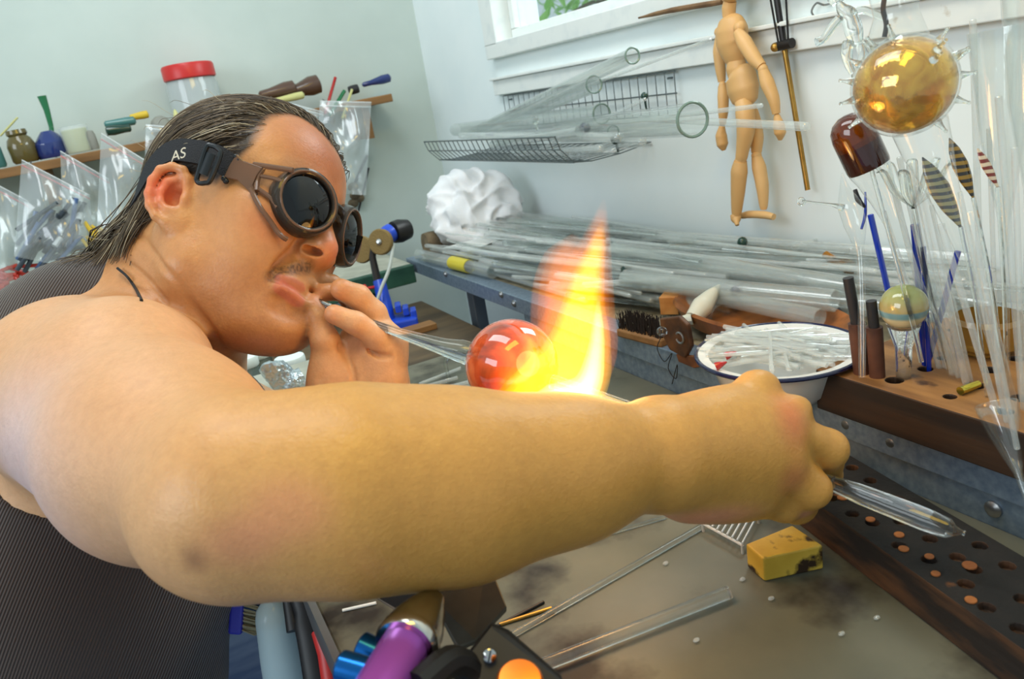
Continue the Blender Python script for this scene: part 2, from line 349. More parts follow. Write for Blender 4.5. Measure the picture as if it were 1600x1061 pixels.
# ------------------------------------------------------------------ the glassblower (one continuous skin surface from a distance field)
def q(px, py, z): return V((px-800)*z/FPX, (py-530.5)*z/FPX, z)
HO = V(-.2696, -.1055, .7477)
HF, HL, HU = V(.95317, .01799, -.30189), V(.28486, .28183, .9162), V(.10157, -.95929, .26351)
def hd(f, l, u): return HO + HF*f + HL*l + HU*u
def axis_pts(segs):
    out = [segs[0][0]]
    for a, b, h in segs:
        n = max(1, int(round((b-a)/h))); out += list(a+(b-a)*np.arange(1, n+1)/n)
    return np.array(out, np.float32)
class Field:
    def __init__(s, xs, ys, zs):
        s.x, s.y, s.z = xs, ys, zs; s.D = np.full((len(xs), len(ys), len(zs)), .05, np.float32)
    def sub(s, lo, hi):
        sl = tuple(slice(max(0, np.searchsorted(a, l)-1), min(len(a), np.searchsorted(a, h)+1)) for a, l, h in zip((s.x, s.y, s.z), lo, hi))
        return sl, s.x[sl[0]][:, None, None], s.y[sl[1]][None, :, None], s.z[sl[2]][None, None, :]
    def blend(s, sl, d, k, mode='u'):
        A = s.D[sl]
        if mode == 'u':
            if k <= 0: s.D[sl] = np.minimum(A, d); return
            h = np.maximum(k-np.abs(A-d), 0)/k; s.D[sl] = np.minimum(A, d)-h*h*k*.25
        else:
            d = -d
            if k <= 0: s.D[sl] = np.maximum(A, d); return
            h = np.maximum(k-np.abs(A-d), 0)/k; s.D[sl] = np.maximum(A, d)+h*h*k*.25
    def cone(s, a, b, ra, rb, k=.01, mode='u', squash=None):
        """round cone a->b; squash=(axis, factor): thinner (f<1) or wider (f>1) along that axis"""
        a, b = np.asarray(a, float), np.asarray(b, float); R = max(ra, rb)
        m_ = R*(max(1, squash[1]) if squash else 1)+max(k, .004)+.012
        lo, hi = np.minimum(a, b)-m_, np.maximum(a, b)+m_
        sl, X, Y, Z = s.sub(lo, hi)
        X, Y, Z = X-a[0], Y-a[1], Z-a[2]; ba = b-a
        if squash:
            ax, f = unit(squash[0]), squash[1]; t = X*ax[0]+Y*ax[1]+Z*ax[2]; g = 1/f-1
            X, Y, Z = X+t*g*ax[0], Y+t*g*ax[1], Z+t*g*ax[2]; ba = ba+ax*np.dot(ba, ax)*g
        L2 = float(ba@ba)+1e-12; t = np.clip((X*ba[0]+Y*ba[1]+Z*ba[2])/L2, 0, 1)
        d = np.sqrt((X-t*ba[0])**2+(Y-t*ba[1])**2+(Z-t*ba[2])**2)-(ra+(rb-ra)*t)
        if squash: d = d*min(1, squash[1])
        s.blend(sl, d.astype(np.float32), k, mode)
    def ell(s, c, ax, ay, az, r, k=.01, mode='u'):
        c = np.asarray(c, float); R = max(r)+max(k, .004)+.012
        sl, X, Y, Z = s.sub(c-R, c+R); X, Y, Z = X-c[0], Y-c[1], Z-c[2]
        u_ = X*ax[0]+Y*ax[1]+Z*ax[2]; v_ = X*ay[0]+Y*ay[1]+Z*ay[2]; w_ = X*az[0]+Y*az[1]+Z*az[2]
        k0 = np.sqrt((u_/r[0])**2+(v_/r[1])**2+(w_/r[2])**2); k1 = np.sqrt((u_/r[0]**2)**2+(v_/r[1]**2)**2+(w_/r[2]**2)**2)+1e-9
        s.blend(sl, (k0*(k0-1)/k1).astype(np.float32), k, mode)
    def chain(s, pts, k=.01, k0=None):
        """pts: (point, radius)"""
        for i in range(len(pts)-1): s.cone(pts[i][0], pts[i+1][0], pts[i][1], pts[i+1][1], k if (i or k0 is None) else k0)
    def poly(s, pts, r, k, mode='d'):
        pts = [np.asarray(p, float) for p in pts]; m_ = r+max(k, .004)+.006; P_ = np.array(pts)
        sl, X, Y, Z = s.sub(P_.min(0)-m_, P_.max(0)+m_); D_ = None
        for a, b in zip(pts[:-1], pts[1:]):
            ba = b-a; x, y, z = X-a[0], Y-a[1], Z-a[2]; t = np.clip((x*ba[0]+y*ba[1]+z*ba[2])/(ba@ba+1e-12), 0, 1)
            d = np.sqrt((x-t*ba[0])**2+(y-t*ba[1])**2+(z-t*ba[2])**2)-r; D_ = d if D_ is None else np.minimum(D_, d)
        s.blend(sl, D_.astype(np.float32), k, mode)
    def mesh(s):
        D = s.D; I = D < 0
        nx, ny, nz = D.shape
        c = np.zeros((nx-1, ny-1, nz-1), np.int8)
        for i in (0, 1):
            for j in (0, 1):
                for k in (0, 1): c += I[i:nx-1+i, j:ny-1+j, k:nz-1+k]
        act = (c > 0) & (c < 8); ci, cj, ck = np.nonzero(act); n = len(ci)
        idx = np.full(act.shape, -1, np.int32); idx[ci, cj, ck] = np.arange(n)
        acc = np.zeros((n, 3)); cnt = np.zeros(n)
        corner = [(i, j, k) for i in (0, 1) for j in (0, 1) for k in (0, 1)]
        for a in corner:
            for ax in range(3):
                if a[ax]: continue
                b = list(a); b[ax] = 1
                da = D[ci+a[0], cj+a[1], ck+a[2]]; db = D[ci+b[0], cj+b[1], ck+b[2]]
                mk = (da < 0) != (db < 0); t = np.where(mk, da/np.where(mk, da-db, 1), 0)
                pa = np.stack([s.x[ci+a[0]], s.y[cj+a[1]], s.z[ck+a[2]]], 1); pb = np.stack([s.x[ci+b[0]], s.y[cj+b[1]], s.z[ck+b[2]]], 1)
                acc += np.where(mk[:, None], pa+(pb-pa)*t[:, None], 0); cnt += mk
        verts = acc/cnt[:, None]; faces = []
        for ax in range(3):
            o1, o2 = (ax+1) % 3, (ax+2) % 3
            A = [slice(None)]*3; B = [slice(None)]*3
            A[ax] = slice(0, D.shape[ax]-1); B[ax] = slice(1, D.shape[ax])
            for o in (o1, o2): A[o] = slice(1, D.shape[o]-1); B[o] = slice(1, D.shape[o]-1)
            ia, ib = I[tuple(A)], I[tuple(B)]; e = np.nonzero(ia != ib); fl = ia[e]
            g = [None]*3; g[ax] = e[ax]; g[o1] = e[o1]+1; g[o2] = e[o2]+1
            def cell(d1, d2):
                h = [None]*3; h[ax] = g[ax]; h[o1] = g[o1]-d1; h[o2] = g[o2]-d2; return idx[h[0], h[1], h[2]]
            f = np.stack([cell(1, 1), cell(0, 1), cell(0, 0), cell(1, 0)], 1); f[~fl] = f[~fl][:, ::-1]; faces.append(f)
        faces = np.concatenate(faces); faces = faces[(faces >= 0).all(1)]
        return verts, faces
def field_obj(name, F, mat, parent, smooth_it=0, colour=None):
    v, f = F.mesh()
    wv = CAM + v @ CM.T
    me = bpy.data.meshes.new(name); me.vertices.add(len(v)); me.loops.add(len(f)*4); me.polygons.add(len(f))
    me.vertices.foreach_set('co', (wv-LOC[parent.name]).astype(np.float32).ravel())
    me.loops.foreach_set('vertex_index', f.astype(np.int32).ravel())
    me.polygons.foreach_set('loop_start', np.arange(0, len(f)*4, 4, dtype=np.int32)); me.polygons.foreach_set('loop_total', np.full(len(f), 4, np.int32))
    me.update(calc_edges=True); me.validate()
    me.polygons.foreach_set('use_smooth', np.ones(len(me.polygons), bool))
    me.materials.append(MATS[mat])
    if colour is not None:
        at = me.color_attributes.new('skin_tone', 'FLOAT_COLOR', 'POINT'); at.data.foreach_set('color', np.concatenate([colour(v), np.ones((len(v), 1))], 1).astype(np.float32).ravel())
    o = bpy.data.objects.new(name, me); COL.objects.link(o); o.parent = parent; LOC[o.name] = LOC[parent.name]
    if smooth_it:
        m_ = o.modifiers.new('smooth', 'SMOOTH'); m_.factor = .5; m_.iterations = smooth_it
    return o, v

# skeleton landmarks (camera frame, metres)
SR, SL = q(122, 612, .645), q(390, 684, .95)
LS = unit(SL-SR); TD = unit(V(-.13, .29, .03)); TD = unit(TD-LS*(TD@LS)); TF = np.cross(TD, LS); TF = TF if TF[0] > 0 else -TF
def torso(F, g=0.0, k=.05):
    a, b, c = V(-.375, .105, .80), V(-.435, .24, .815), V(-.475, .40, .84)
    F.cone(a, b, .105+g, .118+g, .03, squash=(LS, 1.38)); F.cone(b, c, .118+g, .125+g, k, squash=(LS, 1.35)); F.cone(c, c+TD*.22, .125+g, .13+g, k, squash=(LS, 1.4))
    nb = V(-.352, .035, .785)
    F.cone(V(-.365, .008, .785), V(-.43, -.001, .772), .062+g, .066+g, .04); F.cone(V(-.43, -.001, .772), V(-.50, .044, .775), .066+g, .078+g, .04)
    F.cone(nb+TD*.06-TF*.02, SR+LS*.055-TF*.015, .075+g, .058+g, .05); F.cone(nb+TD*.06-TF*.02, SL-LS*.06-TF*.015, .075+g, .056+g, .05)
HB = hd(-.028, 0, -.045)
xs = axis_pts([(-.86, -.38, .006), (-.38, -.09, .0018), (-.09, .09, .004), (.09, .28, .0021)])
ys = axis_pts([(-.275, .072, .0018), (.072, .135, .0023), (.135, .62, .007)])
zs = axis_pts([(.355, .455, .005), (.455, .60, .0024), (.60, .86, .0018), (.86, 1.12, .007)])
B = Field(xs, ys, zs)
torso(B)
# neck with its side muscle and folds
NB = V(-.352, .03, .782)
B.cone(HB-HF*.004, NB, .060, .073, .03); B.cone(hd(-.05, 0, -.02), NB-TF*.05, .052, .07, .03)
B.cone(hd(-.015, -.062, -.03), NB+TF*.055-LS*.03+TD*.02, .014, .012, .02)
# head
B.ell(hd(-.004, 0, .042), HF, HL, HU, (.089, .076, .090), .02)
B.ell(hd(.043, 0, .052), HF, HL, HU, (.057, .064, .058), .03)
B.ell(hd(.035, 0, -.02), HF, HL, HU, (.06, .066, .075), .03)
for s_ in (-1, 1):
    B.ell(hd(.055, .047*s_, -.006), HF, HL, HU, (.03, .02, .02), .02)
    B.cone(hd(-.004, .060*s_, -.002), hd(.008, .056*s_, -.058), .017, .018, .02)
    B.cone(hd(.008, .054*s_, -.06), hd(.074, .014*s_, -.094), .019, .018, .022)
    B.ell(hd(.048, .040*s_, -.042), HF, HL, HU, (.034, .024, .034), .02)
    B.cone(hd(.088, .014*s_, .038), hd(.070, .045*s_, .036), .008, .008, .014)       # brow
B.ell(hd(.061, 0, -.045), HF, HL, HU, (.029, .036, .042), .02)
B.ell(hd(.082, 0, -.093), HF, HL, HU, (.016, .021, .017), .015)
B.ell(hd(.030, 0, -.085), HF, HL, HU, (.055, .045, .030), .03)                          # soft under-jaw
B.ell(hd(.055, -.012, -.103), HF, HL, HU, (.030, .030, .018), .02)
# nose
B.cone(hd(.087, 0, .022), hd(.102, 0, -.018), .0085, .0125, .010); B.ell(hd(.0985, 0, -.0255), HF, HL, HU, (.0130, .0145, .0125), .008)
for s_ in (-1, 1):
    B.ell(hd(.0925, .0150*s_, -.0255), HF, HL, HU, (.0140, .0075, .0100), .005)
B.cone(hd(.088, 0, -.034), hd(.104, 0, -.030), .0045, .0045, .003)
# mouth, pursed on the blowpipe
lipU = [(hd(0.0720, -.0255, -0.0625), .0042), (hd(0.0850, -.014, -0.0565), .0062), (hd(0.0925, 0, -0.0550), .0066), (hd(0.0850, .014, -0.0565), .0062), (hd(0.0720, .0255, -0.0625), .0042)]
lipL = [(hd(0.0715, -.0250, -0.0645), .0045), (hd(0.0840, -.013, -0.0710), .0078), (hd(0.0905, 0, -0.0725), .0085), (hd(0.0840, .013, -0.0710), .0078), (hd(0.0715, .025, -0.0645), .0045)]
B.ell(hd(0.0750, 0, -0.0600), HF, HL, HU, (.015, .024, .018), .012)
B.chain(lipU, .005); B.chain(lipL, .005)
for i in range(4):
    cr = [(.0745, -.0255, -.0622), (.0890, -.013, -.0632), (.0985, 0, -.0632), (.0890, .013, -.0632), (.0745, .0255, -.0622)]
    B.cone(hd(*cr[i]), hd(*cr[i+1]), .0016, .0016, .004, 'd')
pass              # fold under the lip
B.cone(hd(0.0900, -.0225, -0.0220), hd(0.0775, -.0375, -0.0520), .0010, .0012, .009, 'd')      # cheek fold
# ear
def ear(sd):
    ec = hd(-.0055, sd*.0795, -.003); es = .87; ex = unit(HF*.93-HL*sd*.34+HU*.10); eu = unit(HU*.97-HF*.20); eu = unit(eu-ex*(eu@ex)); en = np.cross(ex, eu); en = en if en@(HL*sd) > 0 else -en
    P_ = lambda a, b, c=0: ec+(ex*a+eu*b)*es+en*c
    B.ell(P_(-.003, .002, -.002), ex, eu, en, (.0165, .0245, .0070), .005)
    B.cone(P_(.010, .016, -.006), P_(.010, -.020, -.006), .008, .007, .008)
    B.ell(P_(.0005, .002, .0065), ex, eu, en, (.0108, .0168, .0080), .003, 'd')
    rim = [(.0125, .006, .002), (.0135, .018, .004), (.0080, .0275, .006), (-.003, .0310, .0065), (-.0140, .0270, .0065), (-.0205, .0150, .0060), (-.0220, .000, .0055), (-.0195, -.013, .0045), (-.0130, -.0235, .003), (-.004, -.0285, .001)]
    B.chain([(P_(*p), .0039) for p in rim], .0025)
    B.chain([(P_(a, b, .0025), .0034) for a, b in ((.004, .0195), (-.007, .0155), (-.0120, .004), (-.0105, -.008), (-.003, -.0155), (.005, -.0155))], .003)
    B.ell(P_(.0020, -.001, -.001), ex, eu, en, (.0085, .0100, .0075), .003, 'd')
    B.ell(P_(.0035, -.0270, -.001), ex, eu, en, (.0115, .0110, .0055), .006)
    B.ell(P_(.0125, -.004, .002), ex, eu, en, (.0042, .0065, .0048), .004)
ear(-1); ear(1)
# right arm
B.chain([(SR, .080), (q(255, 706, .525), .069), (q(388, 774, .425), .0495)], .03, .05)
B.chain([(q(388, 774, .425), .0495), (q(560, 763, .43), .0525), (q(720, 757, .45), .0505), (q(880, 733, .475), .0405), (q(1015, 711, .50), .0325)], .03)
B.ell(q(335, 828, .42), V(1, 0, 0), V(0, 1, 0), V(0, 0, 1), (.03, .022, .028), .03)
B.ell(q(205, 585, .60), V(1, 0, 0), V(0, 1, 0), V(0, 0, 1), (.05, .055, .06), .04)
# right fist round the rod
W_ = q(1015, 711, .50)
mc = [(q(1178, 632, .552), .0185), (q(1216, 668, .535), .019), (q(1216, 716, .53), .018), (q(1180, 760, .535), .0165)]
for (p, r) in mc: B.cone(W_+ (p-W_)*.12, p, .031, r, .014)
B.ell(q(1120, 715, .535), V(1, 0, 0), V(0, 1, 0), V(0, 0, 1), (.045, .038, .026), .02)
B.cone(q(1075, 757, .525), q(1185, 772, .555), .025, .018, .015)
B.ell(q(1186, 600, .552), V(1, 0, 0), V(0, 1, 0), V(0, 0, 1), (.013, .010, .012), .012)
B.ell(q(1246, 640, .54), V(1, 0, 0), V(0, 1, 0), V(0, 0, 1), (.010, .010, .010), .010)
B.chain([(mc[0][0], .0140), (q(1240, 648, .60), .0125), (q(1275, 705, .625), .0105), (q(1245, 745, .615), .0095)], .006)
B.chain([(mc[1][0], .0150), (q(1294, 701, .548), .0132), (q(1290, 742, .588), .0112), (q(1235, 752, .60), .0095)], .006)
B.chain([(mc[2][0], .0150), (q(1268, 764, .54), .0128), (q(1252, 790, .572), .0105), (q(1210, 775, .59), .0095)], .006)
B.chain([(mc[3][0], .0135), (q(1225, 790, .553), .0112), (q(1242, 796, .572), .0095), (q(1205, 785, .585), .0085)], .006)
B.chain([(q(1085, 690, .555), .018), (q(1150, 672, .59), .0135), (q(1215, 700, .615), .0115), (q(1262, 728, .620), .010)], .008)
# left arm and hand at the mouth
WL = q(557, 672, .715)
EL = q(548, 668, .897)       # left elbow resting on the bench
B.chain([(SL, .056), (SL*.45+EL*.55+V(0, .016, 0), .046), (EL, .041), (EL*.62+WL*.38, .041), (WL, .029)], .03, .05)
B.cone(WL, q(556, 610, .71), .027, .034, .02, squash=(V(0, 0, 1), .75))
pal = [q(522, 608, .706), q(600, 606, .706), q(604, 540, .705), q(560, 535, .72)]
for a, b, ra, rb in ((0, 1, .021, .021), (1, 2, .0195, .0165), (0, 3, .0195, .014), (2, 3, .016, .0145), (0, 2, .018, .015), (1, 3, .018, .014)): B.cone(pal[a], pal[b], ra, rb, .012)
B.ell(q(512, 588, .696), V(1, 0, 0), V(0, 1, 0), V(0, 0, 1), (.017, .024, .016), .010)       # thenar
B.ell(q(604, 588, .697), V(1, 0, 0), V(0, 1, 0), V(0, 0, 1), (.016, .024, .014), .010)
LHF = [ [(q(562, 522, .735), .0105), (q(548, 468, .748), .0095), (q(518, 444, .738), .0088), (q(483, 435, .724), .0080)],
        [(q(578, 518, .726), .0105), (q(560, 470, .732), .0100), (q(536, 455, .722), .0090), (q(505, 457, .708), .0085)],
        [(q(601, 530, .714), .0125), (q(584, 490, .708), .0118), (q(560, 464, .698), .0108), (q(533, 452, .690), .0098)],
        [(q(612, 560, .702), .0125), (q(590, 527, .690), .0115), (q(556, 505, .680), .0100), (q(522, 491, .676), .0088)],
        [(q(514, 580, .700), .0150), (q(508, 532, .692), .0125), (q(497, 497, .694), .0098), (q(488, 474, .698), .0082)] ]
for c in LHF: B.chain(c, .0045, .008)
for pts in ([q(497, 596, .678), q(512, 570, .676), q(521, 545, .680)], [q(553, 618, .682), q(552, 585, .684), q(540, 552, .690), q(528, 538, .69)], [q(575, 545, .690), q(592, 556, .684), q(612, 558, .682)]):
    pts = spline(pts, 4)
    for i in range(len(pts)-1): B.cone(pts[i], pts[i+1], .0012, .0012, .004, 'd')

# ------------------------------------------------------------------ distance lookups on the body, for hair and straps
def sdf(p):
    p = np.atleast_2d(p); out = []
    ii = []
    for a, c in zip((B.x, B.y, B.z), p.T):
        i = np.clip(np.searchsorted(a, c)-1, 0, len(a)-2); ii.append((i, np.clip((c-a[i])/(a[i+1]-a[i]), 0, 1)))
    (i, u_), (j, v_), (k, w_) = ii; r = 0
    for a in (0, 1):
        for b in (0, 1):
            for c in (0, 1): r = r+B.D[i+a, j+b, k+c]*(u_ if a else 1-u_)*(v_ if b else 1-v_)*(w_ if c else 1-w_)
    return r
def sgrad(p, e=.002):
    g = np.stack([sdf(p+e*np.eye(3)[i])-sdf(p-e*np.eye(3)[i]) for i in range(3)], 1); return g/(np.linalg.norm(g, axis=1, keepdims=True)+1e-9)
def project(p, off, it=4):
    p = np.atleast_2d(p).copy()
    for _ in range(it): p -= sgrad(p)*(sdf(p)-off)[:, None]
    return p
def surf(px, py, z0=.5, z1=.95):
    """where the photo ray through px, py first meets the body"""
    z = np.linspace(z0, z1, 600); P_ = np.stack([(px-800)*z/FPX, (py-530.5)*z/FPX, z], 1); d = sdf(P_); i = np.nonzero((d[1:] < 0) & (d[:-1] >= 0))[0]+1
    return P_[i[0]] if len(i) else P_[int(np.argmin(d))]
def groove(pts, r, k, z0=.5, mode='d', n=6, lift=0.0):
    B.poly(spline([surf(x, y, z0)-V(0, 0, lift) for x, y in pts], n), r, k, mode)
# details carved where the photo shows them on the surface
_n = surf(484, 393); _ax = unit(V(.90, .42, .0)); _az = unit(V(.28, -.10, 1.0)); _ay = np.cross(_az, _ax); _ax = np.cross(_ay, _az)
B.ell(_n+V(.001, -.001, .004), _ax, _ay, _az, (.0085, .0042, .014), .0012, 'd')
groove([(462, 376), (458, 386), (461, 397), (470, 404)], .0012, .006)                     # wing of the nose
groove([(455, 396), (442, 412), (433, 430)], .0010, .012)                                  # cheek fold
groove([(440, 436), (455, 440), (469, 448)], .0052, .008, mode='u', lift=-.0005)           # upper lip
groove([(438, 448), (451, 457), (463, 467), (470, 475)], .0070, .008, mode='u', lift=-.001)    # lower lip
groove([(426, 436), (444, 442), (459, 449), (472, 458), (480, 464)], .0016, .0045)         # mouth line
groove([(438, 480), (448, 486), (460, 490)], .0030, .016)                                  # dip over the chin
groove([(219, 368), (262, 425), (305, 482), (336, 525), (350, 545)], .0012, .006)         # neck folds
groove([(194, 405), (228, 436), (258, 472)], .0012, .006)
def hair_mask(f, l, u):
    fl = np.interp(l, [-.08, -.055, -.028, -.005, .02, .08], [.060, .063, .074, .092, .098, .06])
    ul = np.interp(f, [-.11, -.085, -.045, -.022, -.012, .0, .03, .045, .06], [-.052, -.046, -.026, .0, .026, .012, .008, .030, .050])
    return np.clip((fl-f)/.010, 0, 1)*np.clip((u-ul)/.010, 0, 1)
def skin_col(v):
    n = len(v); base = np.array(srgb(208, 160, 118)[:3]); C_ = np.tile(base, (n, 1))
    def mixin(c, w): c = np.array(srgb(*c)[:3]); C_[:] = C_*(1-w[:, None])+c*w[:, None]
    def blob(p, r): return np.clip(1-np.linalg.norm((v-p)/np.asarray(r), axis=1), 0, 1)
    def sm(w): return w*w*(3-2*w)
    h = v-HO; f, l, u = h@HF, h@HL, h@HU
    head = np.clip((.16-np.linalg.norm(h-HF*.01, axis=1))/.03, 0, 1)
    mixin((186, 130, 76), head*.8)
    mixin((206, 118, 88), sm(blob(hd(.115, 0, -.02), (.03, .03, .03)))*.7)
    mixin((200, 112, 78), sm(blob(hd(.075, -.05, -.015), (.035, .04, .04)))*.45)
    mixin((160, 84, 50), np.clip(sm(blob(hd(.075, -.01, .065), (.08, .085, .07)))*1.2, 0, 1)*.75)
    mixin((216, 104, 76), sm(blob(hd(-.016, -.085, .002), (.034, .03, .044)))*.85)
    fine = np.random.default_rng(3).uniform(.45, 1, n)
    must = np.clip(1-np.abs(u+.0445-(.0135*np.clip(np.abs(l)/.03, 0, 1)**2)*-1)/.0065, 0, 1)*np.clip((f-.064)/.006, 0, 1)*np.clip((.036-np.abs(l))/.008, 0, 1)*np.clip((.100-f)/.004, 0, 1)
    mu = [(surf(x, y), .001) for x, y in ((422, 431), (440, 423), (458, 420), (480, 417))]; must = np.zeros(n)
    for (a_, _), (b2, _) in zip(mu[:-1], mu[1:]):
        ba = b2-a_; t = np.clip((v-a_)@ba/(ba@ba), 0, 1); must = np.maximum(must, np.clip(1.5-np.linalg.norm(v-a_-t[:, None]*ba, axis=1)/.0062, 0, 1))
    mixin((60, 44, 32), np.clip(must, 0, 1)*fine*.92)
    goat = sm(blob(hd(.088, 0, -.090), (.022, .024, .020)))
    mixin((84, 58, 44), np.clip(goat*1.5, 0, 1)*fine*.75)
    stub = np.clip((f-.0)/.04, 0, 1)*np.clip((-.045-u)/.03, 0, 1)*np.clip((u+.135)/.02, 0, 1)*head
    mixin((150, 98, 70), stub*.35*fine)
    mixin((52, 40, 28), hair_mask(f, l, u)*head*np.clip((.0785-np.abs(l))/.002, 0, 1))
    def seg(P_, r):
        w = np.zeros(n)
        for i in range(len(P_)-1):
            a, b = P_[i][0], P_[i+1][0]; ba = b-a; t = np.clip((v-a)@ba/(ba@ba), 0, 1); d = np.linalg.norm(v-a-t[:, None]*ba, axis=1)-(P_[i][1]+(P_[i+1][1]-P_[i][1])*t); w = np.maximum(w, np.clip(1-d/r, 0, 1))
        return w
    LU_ = [(surf(x, y), .004) for x, y in ((438, 437), (455, 441), (470, 449))]; LL_ = [(surf(x, y), .006) for x, y in ((440, 449), (452, 458), (464, 468))]
    mixin((176, 84, 72), seg(LU_, .002)*.55); mixin((190, 96, 80), seg(LL_, .0025)*.6)
    # arm: pink rash at the elbow, scar, yellow lamplight painted into the forearm
    mixin((196, 144, 50), np.clip((v[:, 0]+.22)/.14, 0, 1)*np.clip((.62-v[:, 2])/.05, 0, 1)*.75)
    mixin((214, 186, 184), np.clip(sm(blob(q(120, 720, .55), (.12, .10, .16)))*1.4, 0, 1)*.85)  # cool window light painted pale pink into the upper arm
    mixin((216, 136, 108), np.clip(sm(blob(q(455, 798, .375), (.034, .026, .05)))*1.3, 0, 1)*.36)
    mixin((204, 124, 104), np.clip(sm(blob(q(385, 838, .38), (.03, .022, .05)))*1.3, 0, 1)*.36)
    mixin((120, 78, 58), sm(blob(q(328, 856, .39), (.012, .013, .05)))*.8)
    mixin((204, 110, 72), sm(blob(q(1235, 655, .52), (.022, .034, .04)))*.7); mixin((206, 116, 86), sm(blob(q(1235, 745, .52), (.02, .02, .04)))*.5)
    mixin((224, 150, 140), sm(blob(q(1246, 797, .56), (.012, .008, .03)))*.8)
    mixin((222, 146, 126), sm(blob(q(1090, 800, .52), (.06, .016, .06)))*.8)  # pink shading painted along the fist's underside, away from the overhead light
    for c in LHF: mixin((222, 138, 108), sm(blob(c[-1][0], (.014,)*3))*.6)
    return C_
M, nt, bs = nmat('skin')
at = N(nt, 'ShaderNodeAttribute', attribute_name='skin_tone'); n1 = N(nt, 'ShaderNodeTexNoise'); n1.inputs['Scale'].default_value = 130; n1.inputs['Detail'].default_value = 9; n1.inputs['Roughness'].default_value = .7
nt.links.new(texco(nt), n1.inputs['Vector']); r1 = N(nt, 'ShaderNodeValToRGB'); r1.color_ramp.elements[0].color = (.92, .88, .86, 1); r1.color_ramp.elements[1].color = (1.06, 1.04, 1.03, 1); r1.color_ramp.elements[0].position = .3; r1.color_ramp.elements[1].position = .65
nt.links.new(n1.outputs[0], r1.inputs[0]); mx = N(nt, 'ShaderNodeMix', data_type='RGBA', blend_type='MULTIPLY'); mx.inputs[0].default_value = 1
nt.links.new(at.outputs[0], mx.inputs[6]); nt.links.new(r1.outputs[0], mx.inputs[7]); nt.links.new(mx.outputs[2], bs.inputs['Base Color'])
bs.inputs['Roughness'].default_value = .42; bs.inputs['Specular IOR Level'].default_value = .45
bs.inputs['Subsurface Weight'].default_value = .15; bs.inputs['Subsurface Scale'].default_value = .006; bs.inputs['Subsurface Radius'].default_value = (1, .35, .2)
n2 = N(nt, 'ShaderNodeTexNoise'); n2.inputs['Scale'].default_value = 420; n2.inputs['Detail'].default_value = 3; nt.links.new(texco(nt), n2.inputs['Vector'])
bp = N(nt, 'ShaderNodeBump'); bp.inputs['Strength'].default_value = .35; bp.inputs['Distance'].default_value = .0010; nt.links.new(n2.outputs[0], bp.inputs['Height']); nt.links.new(bp.outputs[0], bs.inputs['Normal'])

PER = thing('person', CAM+CM@(V(-.475, .62, .84)), 'glassblower in a brown tank top and dark goggles blowing into a glass tube', 'person')
body, BV = field_obj('body', B, 'skin', PER, 2, skin_col)
# ------------------------------------------------------------------ tank top (a shell over the torso)
S = Field(axis_pts([(-.86, -.15, .0045)]), axis_pts([(-.13, .62, .0045)]), axis_pts([(.58, 1.12, .0045)]))
torso(S, .004); S.cone(hd(-.05, 0, -.02), NB-TF*.05, .0545, .0735, .03)
def cyl_cut(S_, c, ax, r, k, lim=None):
    X, Y, Z = S_.x[:, None, None]-c[0], S_.y[None, :, None]-c[1], S_.z[None, None, :]-c[2]
    t = X*ax[0]+Y*ax[1]+Z*ax[2]; d = np.sqrt(np.maximum((X-t*ax[0])**2+(Y-t*ax[1])**2+(Z-t*ax[2])**2, 0))-r
    if lim is not None: d = np.maximum(d, (t-lim) if lim > 0 else (-t+lim))
    S_.blend((slice(None),)*3, d.astype(np.float32), k, 'd')
cyl_cut(S, SR+TD*.012-TF*.015, LS, .098, .004, .046)
cyl_cut(S, SL+TD*.012, -LS, .090, .004, .062)
S.ell(NB+TF*.06-TD*.03, TF, LS, TD, (.10, .044, .095), .004, 'd'); S.ell(NB-TF*.015-TD*.075, TF, LS, TD, (.05, .044, .06), .004, 'd')
X, Y, Z = S.x[:, None, None], S.y[None, :, None], S.z[None, None, :]
NU_ = unit(HB-NB); S.D = np.maximum(S.D, ((X-NB[0])*NU_[0]+(Y-NB[1])*NU_[1]+(Z-NB[2])*NU_[2]-.100).astype(np.float32))
inner = Field(S.x, S.y, S.z); torso(inner, -.004); inner.cone(hd(-.05, 0, -.02), NB-TF*.05, .047, .066, .03); S.D = np.maximum(S.D, -inner.D)
M, nt, bs = nmat('ribbed_cotton')
wv = N(nt, 'ShaderNodeTexWave', wave_type='BANDS', bands_direction='X'); wv.inputs['Scale'].default_value = 125; wv.inputs['Distortion'].default_value = .6; wv.inputs['Detail'].default_value = 1
rd = LS; TAN = CM@TD; WID = CM@unit(np.cross(TD, V(0, 0, 1)))
cv = N(nt, 'ShaderNodeVectorMath', operation='DOT_PRODUCT'); tc = N(nt, 'ShaderNodeTexCoord'); nt.links.new(tc.outputs['Object'], cv.inputs[0])
rib = CM@unit(V(.93, .36, .3)); cv.inputs[1].default_value = tuple(rib); cx = N(nt, 'ShaderNodeCombineXYZ'); nt.links.new(cv.outputs['Value'], cx.inputs[0]); nt.links.new(cx.outputs[0], wv.inputs['Vector'])
rr = N(nt, 'ShaderNodeValToRGB'); rr.color_ramp.elements[0].color = srgb(32, 22, 18); rr.color_ramp.elements[1].color = srgb(72, 54, 46); nt.links.new(wv.outputs[0], rr.inputs[0]); nt.links.new(rr.outputs[0], bs.inputs['Base Color'])
bs.inputs['Roughness'].default_value = .85; bs.inputs['Sheen Weight'].default_value = .3
bp = N(nt, 'ShaderNodeBump'); bp.inputs['Strength'].default_value = .6; bp.inputs['Distance'].default_value = .0015; nt.links.new(wv.outputs[0], bp.inputs['Height']); nt.links.new(bp.outputs[0], bs.inputs['Normal'])
shirt, _ = field_obj('tank_top', S, 'ribbed_cotton', PER, 3); shirt['label'] = 'brown ribbed tank top'

